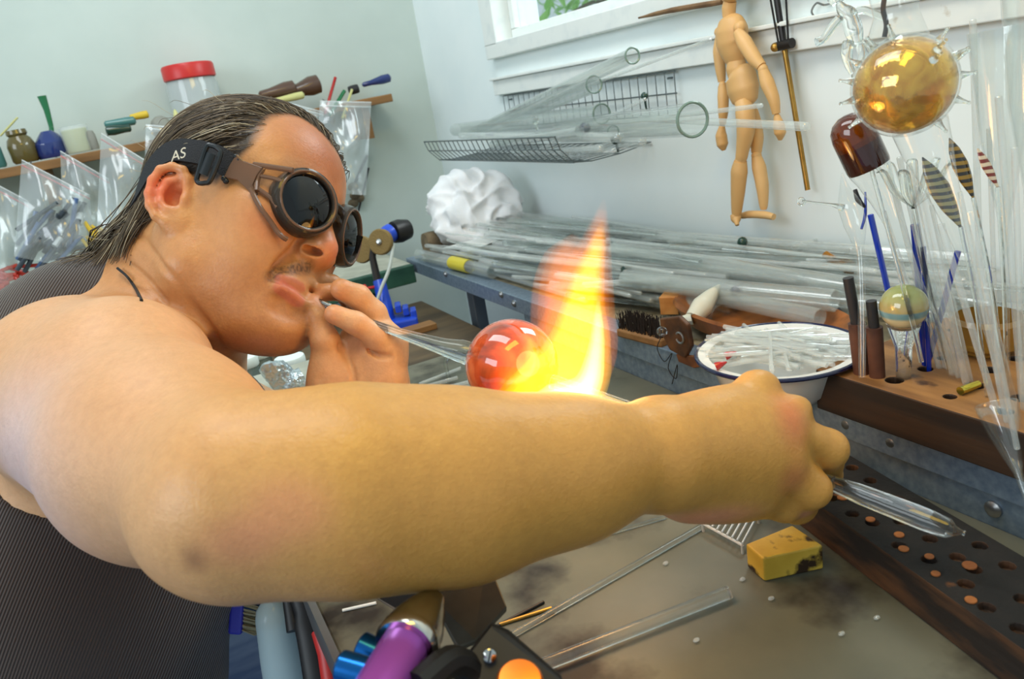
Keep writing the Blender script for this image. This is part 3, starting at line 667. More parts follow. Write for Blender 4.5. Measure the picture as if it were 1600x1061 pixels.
# ------------------------------------------------------------------ hair: strands combed back into a tail at the nape
plain('hair_dark', srgb(58, 46, 32), .5); plain('hair_brown', srgb(92, 76, 54), .5); plain('hair_grey', srgb(156, 144, 120), .5)
h_ = BV-HO; hf, hl, hu = h_@HF, h_@HL, h_@HU
ok = np.nonzero((np.linalg.norm(h_-HF*.01, axis=1) < .16)*(RNG.random(len(BV)) < hair_mask(hf, hl, hu)))[0]
ns = 9500; P0 = BV[RNG.choice(ok, ns)]; lift = RNG.uniform(.0015, .0065, ns); ln = RNG.uniform(.030, .075, ns); STEPS = 7
path = [project(P0, .0005, 1)]; cur = P0.copy()
jit = RNG.normal(size=(ns, 3))*.10
for s_ in range(STEPS):
    h_ = cur-HO; f, l, u = h_@HF, h_@HL, h_@HU
    back = np.clip((.0-f)/.08, 0, 1)[:, None]; side = np.clip(np.abs(l)/.08, 0, 1)[:, None]
    d = -HF*(1-.75*back)-HU*(.10+.35*side+.9*back)-HL*np.sign(l)[:, None]*back*.3+HL*.12*(1-side)+jit
    g = sgrad(cur); d -= g*np.sum(d*g, 1, keepdims=True); d /= np.linalg.norm(d, axis=1, keepdims=True)
    cur = cur+d*(ln/STEPS)[:, None]; cur = project(cur, lift*min(1, (s_+1)/2), 2); path.append(cur.copy())
path = np.stack(path, 1)
hh = path-HO; pf, pl, pu = hh@HF, hh@HL, hh@HU
near_ear = ((((pf+.005)/.028)**2+((pu+.002)/.041)**2 < 1) & (np.abs(pl) > .06)).any(1); path = path[~near_ear & (pu > -.056).all(1)]
tail_n = 1300; tp = []
for k in range(tail_n):
    a = project(hd(random.uniform(-.085, -.05), random.uniform(-.066, .05), random.uniform(-.04, .05)), .002, 4)[0]
    r1, r2, r3 = (RNG.normal(size=3)*.007 for _ in range(3))
    tp.append(np.array(spline([a, a*.45+q(196, 362, .745)*.55+r1*.6, q(172, 398, .768)+r1*1.2, q(146, 424, .82)+r2, q(138, 480, .90)+r2*1.4], 4)))
wild = []
for k in range(40):
    a = BV[random.choice(ok)]; g = sgrad(a)[0]; d = -HF+RNG.normal(size=3)*.22; L_ = random.uniform(.02, .04)
    wild.append(np.array(spline([a+g*.004, a+g*.007+d*L_*.4, a+g*.009+d*L_*.8+HU*.002, a+g*.008+d*L_], 4)))
def strands(P_, r, mi):
    """P_: (n, m, 3) strand points in the camera frame -> three-sided tapering tubes"""
    n, m_ = P_.shape[:2]; Wp = CAM+P_@CM.T
    t = np.gradient(Wp, axis=1); t /= np.linalg.norm(t, axis=2, keepdims=True)+1e-9
    x = np.cross(t, np.array([.3, .5, .8])); x /= np.linalg.norm(x, axis=2, keepdims=True)+1e-9; y = np.cross(t, x)
    tap = (.25+.75*np.sin(np.pi*(.12+.80*np.arange(m_)/(m_-1))))[None, :, None]*np.asarray(r)[:, None, None]
    vs = np.stack([Wp+tap*(math.cos(a)*x+math.sin(a)*y) for a in (0, 2.094, 4.189)], 2).reshape(-1, 3)
    i = (np.arange(n)[:, None, None]*m_+np.arange(m_-1)[None, :, None])*3; k = np.arange(3)[None, None, :]; k2 = (k+1) % 3
    fs = np.stack([i+k, i+k2, i+3+k2, i+3+k], -1).reshape(-1, 4)
    return vs, fs, np.repeat(mi, (m_-1)*3)
hv, hf_, hm = [], [], []
for P_, r0, r1_, wts in ((path, .00028, .00062, (.38, .50, .12)), (np.stack(tp), .0004, .0008, (.52, .36, .12)), (np.stack(wild), .0002, .00028, (0, .2, .8))):
    n = len(P_); a_, b_, c_ = strands(P_, RNG.uniform(r0, r1_, n), RNG.choice(3, n, p=wts)); o_ = sum(len(v) for v in hv); hv.append(a_); hf_.append(b_+o_); hm.append(c_)
hv, hf_, hm = np.concatenate(hv), np.concatenate(hf_), np.concatenate(hm)
me = bpy.data.meshes.new('hair'); me.vertices.add(len(hv)); me.loops.add(len(hf_)*4); me.polygons.add(len(hf_))
me.vertices.foreach_set('co', (hv-LOC[PER.name]).astype(np.float32).ravel()); me.loops.foreach_set('vertex_index', hf_.astype(np.int32).ravel())
me.polygons.foreach_set('loop_start', np.arange(0, len(hf_)*4, 4, dtype=np.int32)); me.polygons.foreach_set('loop_total', np.full(len(hf_), 4, np.int32))
for n_ in ('hair_dark', 'hair_brown', 'hair_grey'): me.materials.append(MATS[n_])
me.polygons.foreach_set('material_index', hm.astype(np.int32)); me.update(calc_edges=True); me.validate(); me.polygons.foreach_set('use_smooth', np.ones(len(me.polygons), bool))
hair = bpy.data.objects.new('hair', me); COL.objects.link(hair); hair.parent = PER; tag(hair, 'brown and grey hair combed back into a tail', kind='stuff')

mb = MB(); mb.tube([CAM+CM@p for p in spline([surf(x, y)-V(0, 0, .005) for x, y in ((188, 420), (203, 433), (216, 451), (226, 470))], 5)], .0013, 6)
plain('black_cord', srgb(16, 14, 14), .6); ob('neck_cord', mb, 'black_cord', PER)
# ------------------------------------------------------------------ goggles
def W3(p): return CAM+CM@np.asarray(p, float)
def smoky(name, col, rough=.12):
    M, nt, b = nmat(name); b.inputs['Base Color'].default_value = col; b.inputs['Roughness'].default_value = rough; b.inputs['Transmission Weight'].default_value = .45; b.inputs['IOR'].default_value = 1.3; b.inputs['Specular IOR Level'].default_value = .7; return M
smoky('smoky_plastic', srgb(138, 108, 88)); smoky('smoky_rim', srgb(74, 68, 62)); plain('dark_lens', srgb(6, 7, 10), .05, spec=.55); plain('black_webbing', srgb(20, 22, 28), .75, bump=.4, bscale=900)
plain('black_plastic', srgb(24, 30, 34), .3); plain('white_print', srgb(200, 196, 180), .6)
GG = thing('goggles', W3(hd(.1, 0, -.02)), 'round dark lens safety goggles with smoky frame and black strap on the face', 'goggles')
C1, C2 = hd(.104, -.0405, .008), hd(.103, .040, .009)
wv_ = math.radians(30); N1 = unit(HF*math.cos(wv_)-HL*math.sin(wv_)-HU*.05); w2 = math.radians(12); N2 = unit(HF*math.cos(w2)+HL*math.sin(w2)-HU*.05)
for C_, N_ in ((C1, N1), (C2, N2)):
    D_ = CM@N_; o_ = W3(C_); mb = MB()
    mb.lathe(o_, D_, [(.0238, -.001), (.0245, .0015), (.0270, .003), (.0295, .0015), (.0308, -.003), (.0312, -.008), (.0305, -.016), (.0275, -.017), (.0262, -.010), (.0238, -.003)], 48, closed=True)
    fr_ = ob('eyecup', mb, 'smoky_rim', GG)
    mb = MB(); mb.tube([o_+D_*.0022+.0266*(math.cos(t)*frame(D_)[0]+math.sin(t)*frame(D_)[1]) for t in np.linspace(0, 2*math.pi, 40, endpoint=False)], .0012, 8, closed=True); ob('rim_bead', mb, 'smoky_plastic', fr_)
    mb = MB(); mb.lathe(o_, D_, [(0, .0042), (.008, .0038), (.016, .0025), (.0240, -.0005), (.0240, -.002), (0, -.002)], 40); ob('lens', mb, 'dark_lens', GG)
mb = MB(); e1 = C1+HL*.0235+HF*.009; e2 = C2-HL*.027+HF*.003; mb.tube([W3(p) for p in spline([e1+HU*.010, (e1+e2)/2+HF*.004+HU*.009, e2+HU*.010], 5)], .0035, 8); mb.tube([W3(p) for p in spline([e1+HU*.001, (e1+e2)/2+HF*.003, e2], 5)], .003, 8); ob('bridge', mb, 'smoky_rim', GG)
def plate(poly, th=.003):
    """flat outline given as photo points with depth, thickened away from the camera"""
    mb = MB(); mb.prism([W3(q(*p)) for p in poly], CM@V(.1, .1, -1)*th); return mb
ZA, ZB = .6695, .6610
mb = plate([(371, 241, ZA), (382, 252, ZA), (400, 258, ZA), (412, 262, ZA), (402, 275, ZA), (396, 290, ZA), (405, 305, ZA), (396, 306, ZA), (384, 293, ZA), (372, 282, ZA), (351, 277, ZA), (360, 258, ZA)]); arm = ob('side_arm', mb, 'smoky_plastic', GG, smooth=False, bevel=.0008)
def clearof(p, off): return project(p, off, 3)[0] if sdf(p)[0] < off else p
def strut(pts, r): 
    mb = MB(); mb.tube([W3(clearof(p, r+.0015)) for p in spline([q(*p) for p in pts], 5)], r, 8); return ob('strut', mb, 'smoky_plastic', arm)
strut([(396, 257, ZA), (430, 262, ZA-.001), (458, 266, ZB+.006)], .0024)
strut([(408, 275, ZA), (428, 279, ZA-.002), (442, 284, ZB+.004)], .0019); strut([(404, 300, ZA), (424, 312, ZA-.003), (434, 324, ZB+.002)], .0019)
strut([(394, 303, ZA), (409, 330, ZA-.003), (437, 366, ZB+.004), (448, 374, ZB+.008)], .0024); strut([(412, 262, ZA), (403, 280, ZA), (402, 306, ZA)], .0022)
# strap: ribbon over the hair
key = [q(362, 262, .669), hd(.030, -.080, .034), hd(.005, -.084, .040), hd(-.020, -.086, .042), hd(-.048, -.080, .030), hd(-.072, -.062, .014), hd(-.09, -.03, .004), hd(-.095, 0, .002), hd(-.085, .04, .01), hd(-.04, .078, .03), hd(.03, .078, .034), hd(.07, .064, .02), C2+HL*.02]
cl = np.array(spline(key, 5)); mid = slice(4, len(cl)-6); cl[mid] = project(cl[mid], .0068, 4)
mb = MB(); n = len(cl); vs = []
for i in range(n):
    t_ = unit(cl[min(i+1, n-1)]-cl[max(i-1, 0)]); g = sgrad(cl[i])[0] if 4 <= i < n-6 else unit(-V(0, 0, 1)); g = unit(g-t_*(g@t_)); up = unit(np.cross(t_, g)); up = up if up@HU > 0 else -up
    hw = np.interp(i, [0, 6, 16, 24, n], [.0108, .0108, .0108, .008, .009])
    for a, b in ((1, .001), (1, -.001), (-1, -.001), (-1, .001)): vs.append(W3(cl[i]+up*hw*a+g*b))
fs = [(i*4+k, i*4+(k+1) % 4, i*4+4+(k+1) % 4, i*4+4+k) for i in range(n-1) for k in range(4)]
mb.add(vs, fs); st = ob('strap', mb, 'black_webbing', GG, sharp=50)
def on_strap(px, py, z=.662): return q(px, py, z)
bz = .659
ring = [(307, 281), (322, 232), (331, 228), (341, 233), (344, 243), (329, 281), (320, 286), (311, 286)]
mb = MB(); mb.tube([W3(p) for p in spline([q(x, y, bz) for x, y in ring+ring[:1]], 4)][:-1], .0022, 8, closed=True); bk = ob('buckle', mb, 'black_plastic', GG)
mb = MB(); mb.tube([W3(q(317, 273, bz-.001)), W3(q(330, 240, bz-.001))], .0042, 10, flat=.4, upv=CM@V(0, 0, 1)); ob('slide_bar', mb, 'black_plastic', bk)
for (x, y) in ((369, 245), (373, 250), (350, 279), (353, 283)):
    mb = MB(); mb.ell(W3(q(x, y, ZA-.001)), CM@V(.0028, 0, 0), CM@V(0, .0028, 0), CM@V(0, 0, .0022), 10, 6); ob('hook', mb, 'black_plastic', GG)
def text_on(txt, size, origin, xdir, ydir, mat, parent, name='lettering', extrude=.0002, shear=0.0):
    c = bpy.data.curves.new(name, 'FONT'); c.body = txt; c.size = size; c.extrude = extrude; c.shear = shear; c.align_x = 'CENTER'; c.align_y = 'CENTER'; c.materials.append(MATS[mat])
    tmp = bpy.data.objects.new('tmp', c); COL.objects.link(tmp); bpy.context.view_layer.update(); me = bpy.data.meshes.new_from_object(tmp); bpy.data.objects.remove(tmp); me.name = name
    o = bpy.data.objects.new(name, me); COL.objects.link(o); o.parent = parent
    xd, yd = unit(xdir), np.asarray(ydir, float); yd = unit(yd-xd*(yd@xd)); zd = np.cross(xd, yd)
    m_ = Matrix.Identity(4)
    for i in range(3): m_[i][0], m_[i][1], m_[i][2], m_[i][3] = xd[i], yd[i], zd[i], (np.asarray(origin)-LOC[parent.name])[i]
    o.matrix_local = m_; return o
text_on('AS', .0125, W3(q(277, 243, .6655)), CM@V(.90, -.30, -.06), CM@V(-.2, -1, .1), 'white_print', st, shear=.35)
# ------------------------------------------------------------------ glass materials
solid_glass('glass_clear', (.985, 1, .992, 1), clear=.15); thin_glass('glass_rod', (.96, .97, .965, 1), ior=2.0, milk=.20, rough=.05, milkcol=(.9, .95, .93, 1))
thin_glass('glass_tube', (.975, .985, .98, 1), ior=1.6, milk=.03); thin_glass('glass_dusty', (.95, .965, .96, 1), ior=1.65, milk=.10, rough=.12)
thin_glass('amber_film', (.95, .62, .12, 1), ior=2.1, rough=.02); thin_glass('brown_glass', (.55, .22, .05, 1), ior=1.6)
plain('green_rim', srgb(140, 166, 154), .15, trans=.4); plain('blue_glass', srgb(22, 52, 170), .12, coat=.5)
def pr(p, px): return pxm(p)*px
# ------------------------------------------------------------------ the piece being blown: tube, ball, rod
BC = cp(800, 571, .668); BR = 73*.668/FPX
WP = thing('glass_workpiece', BC, 'red-hot glass ball between two clear glass tubes held over the flame', 'glass ball')
M, nt, bs = nmat('hot_glass')
n1 = N(nt, 'ShaderNodeTexNoise'); n1.inputs['Scale'].default_value = 26; n1.inputs['Detail'].default_value = 5; n1.inputs['Distortion'].default_value = .8; nt.links.new(texco(nt), n1.inputs['Vector'])
r = N(nt, 'ShaderNodeValToRGB'); e = r.color_ramp.elements; e[0].position = .30; e[0].color = srgb(110, 56, 36); e[1].position = .60; e[1].color = srgb(214, 104, 58)
e2 = r.color_ramp.elements.new(.46); e2.color = srgb(192, 80, 42); nt.links.new(n1.outputs[0], r.inputs[0]); nt.links.new(r.outputs[0], bs.inputs['Base Color'])
bs.inputs['Roughness'].default_value = .08; bs.inputs['Coat Weight'].default_value = .8; bs.inputs['Emission Color'].default_value = srgb(255, 70, 20); bs.inputs['Emission Strength'].default_value = .03
pipe = spline([cp(474, 459, .700), cp(520, 480, .694), cp(560, 496, .689), cp(620, 519, .681), cp(690, 541, .674), cp(722, 549, .671), cp(738, 555, .670)], 6)
dv = unit(pipe[-1]-pipe[0]); mb = MB()
mb.ell(BC, frame(dv)[0]*BR, frame(dv)[1]*BR, dv*BR, 48, 28); ob('ball', mb, 'hot_glass', WP)
mb = MB(); n = len(pipe); mb.tube(pipe, [np.interp(i/(n-1), [0, .30, .5, .72, .82, 1], [.0022, .0024, .0042, .0085, .0102, .0105]) for i in range(n)], 16)
ob('blow_tube', mb, 'glass_clear', WP)
mb = MB(); a, b_, c_, d_ = cp(862, 596, .650), cp(985, 634, .625), cp(1300, 755, .556), cp(1482, 826, .506)
ax = unit(d_-a); L_ = np.linalg.norm(d_-a)
mb.tube([a, b_], [.0065, .0036], 14); mb.tube([b_, b_+(c_-b_)*.5, c_], [.0036, .0040, .0056], 14); mb.tube([c_, c_+(d_-c_)*.25, c_+(d_-c_)*.8, d_, d_+(d_-c_)*.04, cp(1503, 832, .500), cp(1508, 834, .499)], [.0056, .0072, .0080, .0068, .0040, .0016, .0018], 18)
ob('holding_rod', mb, 'glass_clear', WP)
# ------------------------------------------------------------------ flame: nested bodies of glowing gas
def flame_mat(name, col, dens):
    M = bpy.data.materials.new(name); M.use_nodes = True; nt = M.node_tree; nt.nodes.clear(); MATS[name] = M
    out = N(nt, 'ShaderNodeOutputMaterial'); em = N(nt, 'ShaderNodeEmission'); em.inputs[0].default_value = col; em.inputs[1].default_value = dens
    nt.links.new(em.outputs[0], out.inputs['Volume']); return M
flame_mat('flame_orange', (1.0, .22, .006, 1), 13); flame_mat('flame_yellow', (1.0, .52, .008, 1), 26); flame_mat('flame_white', (1.0, .82, .40, 1), 75)
FL = thing('torch_flame', cp(800, 660, .62), 'tall orange and yellow torch flame licking past the glass ball', 'flame')
def flame(name, pts, mat, n=18, sq=.6, layers=(1.12, .92, .72, .50)):
    """pts: px, py, depth, half width in px across the photo; nested layers so that the glow fades to its edge"""
    for k in layers:
        P_ = [cp(a, b, z) for a, b, z, w in pts]; Q = spline(P_, 6); Rr = np.interp(np.arange(len(Q))/6, range(len(pts)), [max(w*z/FPX*k, .0014*k) for a, b, z, w in pts])
        c0 = int(round(len(Q)*(1.15-k)*.22)); Q, Rr = Q[c0:len(Q)-c0] if c0 else Q, Rr[c0:len(Rr)-c0] if c0 else Rr
        mb = MB(); mb.tube(Q, Rr, n, flat=sq, upv=FW); ob(name, mb, mat, FL)
flame('outer_flame', [(690, 684, .60, 8), (745, 672, .60, 28), (810, 644, .60, 50), (868, 596, .605, 68), (900, 535, .61, 62), (910, 480, .62, 48), (918, 430, .625, 38), (930, 385, .63, 24), (938, 345, .635, 13), (944, 312, .64, 2)], 'flame_orange')
flame('side_flame', [(885, 560, .615, 44), (878, 500, .62, 46), (878, 445, .63, 42), (886, 405, .635, 34), (902, 370, .64, 10)], 'flame_orange', layers=(1.1, .85, .6))
flame('middle_flame', [(690, 690, .595, 5), (755, 668, .595, 28), (825, 636, .595, 50), (886, 590, .60, 62), (906, 535, .605, 46), (912, 480, .61, 32), (922, 425, .62, 22), (934, 380, .63, 13), (941, 345, .635, 2)], 'flame_yellow')
flame('inner_flame', [(735, 684, .59, 4), (805, 660, .59, 24), (872, 636, .59, 36), (916, 604, .595, 22), (930, 555, .60, 14), (934, 510, .605, 9), (935, 470, .61, 1)], 'flame_white', layers=(1.1, .8, .5))
fl = bpy.data.lights.new('flame_glow', 'POINT'); fl.energy = .6; fl.color = (1.0, .55, .18); fl.shadow_soft_size = .05
fo = bpy.data.objects.new('flame_glow', fl); COL.objects.link(fo); fo.location = tuple(cp(905, 560, .585)-LOC[FL.name]); fo.parent = FL

# ------------------------------------------------------------------ rods and tubes
def unit_rod(name, mat, n=10, hollow=False):
    mb = MB()
    if hollow: mb.lathe((0, 0, -.5), (0, 0, 1), [(.86, 0), (1, 0), (1, 1), (.86, 1)], 18, closed=True)
    else: mb.lathe((0, 0, -.5), (0, 0, 1), [(0, 0), (.8, 0), (1, .003), (1, .997), (.8, 1), (0, 1)], n)
    me = bpy.data.meshes.new(name); me.from_pydata(mb.v, [], mb.f); me.materials.append(MATS[mat])
    me.polygons.foreach_set('use_smooth', np.ones(len(me.polygons), bool)); bm = bmesh.new(); bm.from_mesh(me); bmesh.ops.recalc_face_normals(bm, faces=bm.faces[:])
    for e_ in bm.edges:
        if len(e_.link_faces) == 2 and e_.calc_face_angle(0) > .6: e_.smooth = False
    bm.to_mesh(me); bm.free(); return me
ROD, TUBE, DUSTY = unit_rod('glass_rod', 'glass_rod'), unit_rod('glass_tube', 'glass_tube', hollow=True), unit_rod('glass_tube', 'glass_dusty', hollow=True)
def put(me, name, a, b, r, label=None, cat='glass rod', group=None, parent=None):
    a, b = np.asarray(a, float), np.asarray(b, float); d = b-a; L_ = np.linalg.norm(d)
    o = bpy.data.objects.new(name, me); COL.objects.link(o); c = (a+b)/2
    if parent is not None: o.parent = parent; c = c-LOC[parent.name]
    o.location = tuple(c); o.rotation_mode = 'QUATERNION'; o.rotation_quaternion = Vector(d).to_track_quat('Z', 'Y'); o.scale = (r, r, L_)
    LOC[o.name] = (a+b)/2
    return tag(o, label, cat if parent is None else None, group)
solid_glass('glass_rod_solid', (.97, .985, .98, 1), clear=.35); ROD_S = unit_rod('glass_rod', 'glass_rod_solid')
rods = random.Random(5)
HL_, HG = 'clear glass rod lying in the heap on the grey rod shelf', 'glass rods heaped on the rod shelf'
for k in range(150):
    lay = k/150
    xc = rods.uniform(.57, .82); yc = rods.uniform(.66, 1.28); dx = rods.uniform(.0, .24); L_ = rods.uniform(.35, .85); r = rods.choice((.0025, .003, .0035, .0045, .006))
    d = unit(V(dx, -1, rods.uniform(-.02, .02))); a, b = V(xc, yc, 0)-d*L_/2, V(xc, yc, 0)+d*L_/2
    for e_ in (a, b): e_[0] = min(max(e_[0], XF+.02), XW-.012); e_[1] = min(max(e_[1], float(np.interp(e_[0], [.60, .66, .72, .80], [.86, .80, .62, .46]))), 1.62)
    z = SH+.006+lay*.072*(1-abs((xc-.71)/.16)**2*.6)
    a[2] += z; b[2] += z
    put(ROD_S if k % 3 == 0 else ROD, 'glass_rod', a, b, r, HL_, 'glass rod', HG)
for k in range(26):
    xc = rods.uniform(.62, .81); yc = rods.uniform(.70, 1.40); L_ = rods.uniform(.15, .5); r = rods.uniform(.008, .016); d = unit(V(rods.uniform(-.1, .3), -1, 0))
    a, b = V(xc, yc, 0)-d*L_/2, V(xc, yc, 0)+d*L_/2
    for e_ in (a, b): e_[0] = min(max(e_[0], XF+.03), XW-.02); e_[1] = min(max(e_[1], .5), 1.6)
    z = SH+.018+rods.uniform(.0, .045); a[2] += z; b[2] += z
    put(DUSTY if k % 2 else TUBE, 'glass_tube', a, b, r, 'short clear glass tube lying among the heaped rods on the rod shelf', 'glass tube', 'glass tubes among the heaped rods')
def tube_px(p0, p1, X, rpx, label, me=None, name='glass_tube', cat='glass tube', group=None, X1=None):
    a, b = onx(*p0, X), onx(*p1, X if X1 is None else X1); o = put(me or TUBE, name, a, b, pr((a+b)/2, rpx), label, cat, group); return o
def ringend(o, p, d, r, mat='green_rim', t=.0012):
    """thick rolled lip at a tube's mouth"""
    x, y, z = frame(d); mb = MB(); mb.tube([np.asarray(p)+r*(math.cos(a)*x+math.sin(a)*y) for a in np.linspace(0, 2*math.pi, 26, endpoint=False)], t, 6, closed=True); return mb
def lipped(p0, p1, X0, X1, rpx, label, me=None, t=.0014):
    a, b = onx(*p0, X0), onx(*p1, X1); r = pr(b, rpx); t_ = thing('glass_tube', a, label, 'glass tube', 'glass tubes in the wire rack'); put(me or TUBE, 'tube', a, b, r, parent=t_)
    mb = ringend(None, b, b-a, r, t=t); ob('rolled_lip', mb, 'green_rim', t_)
lipped((735, 208), (988, 87), .80, .66, 12, 'wide clear tube slanting up out of the wire rack to the window')
lipped((790, 190), (928, 132), .80, .70, 13, 'short fat tube with a chipped green lip above the wire rack', DUSTY)
lipped((712, 203), (940, 178), .80, .72, 15, 'long pale tube lying along the back of the wire rack', DUSTY)
lipped((880, 205), (1082, 187), .74, .64, 26, 'largest round mouthed glass tube jutting from the wire rack', t=.0020)
lipped((860, 215), (958, 205), .78, .70, 9, 'small mouthed tube in the middle of the wire rack')
for i, (p0, p1, r_, lb) in enumerate([((840, 235), (1008, 155), 2.5, 'thin glass rod slanting up from the rack to its dark end'), ((720, 212), (968, 215), 6, 'glass rod with a green end on the wire rack'), ((870, 240), (1005, 222), 6, 'glass rod with a pale bulb on the wire rack'),
        ((900, 200), (1190, 165), 3, 'thin rod from the rack passing in front of the wooden figure hips'), ((1000, 185), (1262, 198), 6, 'long tube crossing the wooden figure at thigh height'), ((850, 160), (1110, 62), 2.5, 'thin rod reaching from the rack toward the window ledge'), ((800, 240), (940, 232), 5, 'lowest glass rod in the wire rack'), ((770, 225), (905, 205), 7, 'short dusty tube at the front of the wire rack'), ((880, 250), (960, 235), 4, 'stubby rod at the end of the wire rack')]):
    tube_px(p0, p1, .76, r_, lb, ROD if r_ < 6.5 else DUSTY, 'glass_rod', 'glass rod', 'glass rods in the wire rack', X1=.67)
# coloured bits at rod ends
plain('dark_green_glass', srgb(22, 58, 46), .15, coat=.5); plain('navy_glass', srgb(20, 28, 66), .12, coat=.6)
for px, py, X, r_, m_, lb in ((962, 218, .685, 8, 'dark_green_glass', 'dark green glass bead beside the rack rods'), (914, 200, .70, 9, 'navy_glass', 'blue-black glass bead resting in the wire rack'), (835, 188, .70, 7, 'glass_clear', 'small clear glass bead on a stalk above the wire rack'), (1007, 150, .70, 6, 'dark_green_glass', 'dark glass knob at the tip of the slanting rod')):
    c = onx(px, py, X); r = pr(c, r_); mb = MB(); mb.ell(c, V(r, 0, 0), V(0, r*1.1, 0), V(0, 0, r), 14, 9); mb.tube([c, c+V(.01, .012, -.02)], [r*.4, r*.25], 6); ob('glass_bead', mb, m_, label=lb, cat='glass bead')

# ------------------------------------------------------------------ wire racks on the wall
plain('wire', srgb(120, 128, 130), .35, .8); plain('wire_white', srgb(208, 212, 210), .4, .2)
RK = thing('wire_rack', onx(760, 240, XW), 'curved grey wire rack on the wall holding glass tubes', 'wire rack')
F0, F1 = onx(665, 217, .66), onx(872, 219, .66); B0 = onx(690, 241, .70); zt, zb = (F0[2]+F1[2])/2, min(F0[2], F1[2])-.045
y0, y1 = F0[1], F1[1]
def rackpts(y): return [V(.655, y, zt), V(.662, y, zt-.022), V(.685, y, zb+.004), V(.72, y, zb), V(.78, y, zb+.002), V(XW-.004, y, zb+.010)]
wire0 = MB(); wire0.tube([p-V(0, y0, 0) for p in rackpts(y0)], .0011, 5)
NW = 26; w0 = None
for k in range(NW):
    y = y0+(y1-y0)*k/(NW-1)
    if w0 is None: w0 = ob('wire', MB().add([tuple(np.array(v_)+V(0, y, 0)) for v_ in wire0.v], wire0.f), 'wire', RK); wl0 = y
    else: o = w0.copy(); COL.objects.link(o); o.parent = RK; o.location = (0, y-wl0, 0)
for i, p in enumerate(rackpts(0)):
    mb = MB(); mb.tube([V(p[0], y0, p[2]), V(p[0], y1, p[2])], .0017 if i in (0, 2) else .0013, 6); ob('rail', mb, 'wire', RK)
RB = thing('wire_grid', onx(920, 140, XW), 'flat white wire grid fixed on the wall under the window ledge', 'wire grid')
ga, gb = onx(786, 150, XW-.012), onx(1053, 112, XW-.012); gc, gd = onx(792, 178, XW-.012), onx(1058, 160, XW-.012)
gz1, gz0 = ga[2], gd[2]-.02; gz1 = max(ga[2], gb[2]); w0 = None
for k in range(26):
    y = ga[1]+(gb[1]-ga[1])*k/25
    if w0 is None:
        mb = MB(); mb.tube([V(XW-.012, y, gz0), V(XW-.012, y, gz1)], .0010, 5); w0 = ob('wire', mb, 'wire', RB); wy = y
    else: o = w0.copy(); COL.objects.link(o); o.parent = RB; o.location = (0, y-wy, 0)
for z in (gz0, (gz0+gz1)/2, gz1):
    mb = MB(); mb.tube([V(XW-.010, ga[1], z), V(XW-.010, gb[1], z)], .0014, 5); ob('rail', mb, 'wire', RB)
for y in (ga[1]-.02, gb[1]+.02):
    mb = MB(); mb.tube([V(XW-.010, y, gz1-.01), V(XW, y, gz1-.01)], .002, 6); ob('wall_hook', mb, 'wire', RB)
# ------------------------------------------------------------------ jointed wooden figure hanging on the wall
mottled('pale_wood', srgb(206, 158, 96), srgb(226, 182, 122), scale=9, detail=4, rough=.45, bump=.05, stretch=(1, 1, .12))
plain('joint_dark', srgb(96, 66, 36), .6)
XM = XW-.045
def mp(px, py, dx=0): return onx(px, py, XM+dx)
MQ = thing('wooden_figure', mp(1160, 345), 'jointed pale wooden artist figure hanging on the white wall', 'mannequin')
def limb(name, pts, parent=MQ, n=18, flat=1.0):
    """pts: px, py, half width px, x offset"""
    P_ = [mp(a, b, d) for a, b, w, d in pts]; Q = spline(P_, 5); R_ = np.interp(np.arange(len(Q))/5, range(len(pts)), [w*pxm(p) for (a, b, w, d), p in zip(pts, P_)])
    mb = MB(); mb.tube(Q, R_, n, flat=flat, upv=V(1, 0, 0)); return ob(name, mb, 'pale_wood', parent, sharp=60)
def ballj(px, py, r, dx=0, parent=MQ):
    c = mp(px, py, dx); r = r*pxm(c); mb = MB(); mb.ell(c, V(r, 0, 0), V(0, r, 0), V(0, 0, r), 16, 10); return ob('joint_ball', mb, 'pale_wood', parent)
limb('head', [(1146, -52, 3, 0), (1144, -45, 16, 0), (1142, -25, 20, 0), (1141, -5, 16, 0), (1141, 4, 7, 0)])
limb('neck', [(1141, 2, 10, 0), (1139, 12, 11, 0), (1139, 26, 10, 0)])
limb('chest', [(1140, 23, 10, 0), (1141, 30, 21, 0), (1143, 46, 29, 0), (1144, 66, 29, 0), (1147, 84, 23, 0), (1149, 97, 16, 0)], flat=.7)
limb('waist', [(1150, 95, 15, 0), (1151, 106, 18, 0), (1153, 117, 17, 0)], flat=.8)
limb('hips', [(1153, 112, 19, 0), (1157, 120, 27, 0), (1161, 140, 28, 0), (1164, 158, 22, 0), (1165, 167, 8, 0)], flat=.75)
for sd in (0, 1):
    if sd:   # the figure's arm nearer the brass rod
        ballj(1156, 43, 10, -.008); u_ = limb('upper_arm', [(1153, 50, 8, -.012), (1163, 66, 12, -.014), (1178, 90, 11, -.016), (1190, 104, 8, -.016)]); ballj(1192, 108, 8, -.016)
        limb('forearm', [(1192, 110, 8, -.016), (1199, 130, 11, -.016), (1209, 155, 9, -.016), (1213, 178, 6, -.016)]); ballj(1214, 182, 5, -.016)
        limb('hand', [(1214, 182, 5, -.016), (1217, 196, 9, -.016), (1219, 208, 9, -.016), (1219, 219, 3, -.016)])
    else:
        ballj(1124, 50, 8, .012); limb('upper_arm', [(1124, 56, 6, .016), (1123, 80, 9, .016), (1126, 110, 8, .016), (1128, 128, 6, .016)]); ballj(1129, 133, 6, .014)
        limb('forearm', [(1129, 134, 7, .014), (1130, 150, 9, .012), (1130, 175, 8, .010), (1129, 194, 5, .010)]); ballj(1128, 199, 5, .01)
        limb('hand', [(1128, 199, 5, .01), (1127, 212, 9, .01), (1129, 226, 9, .01), (1131, 235, 3, .01)])
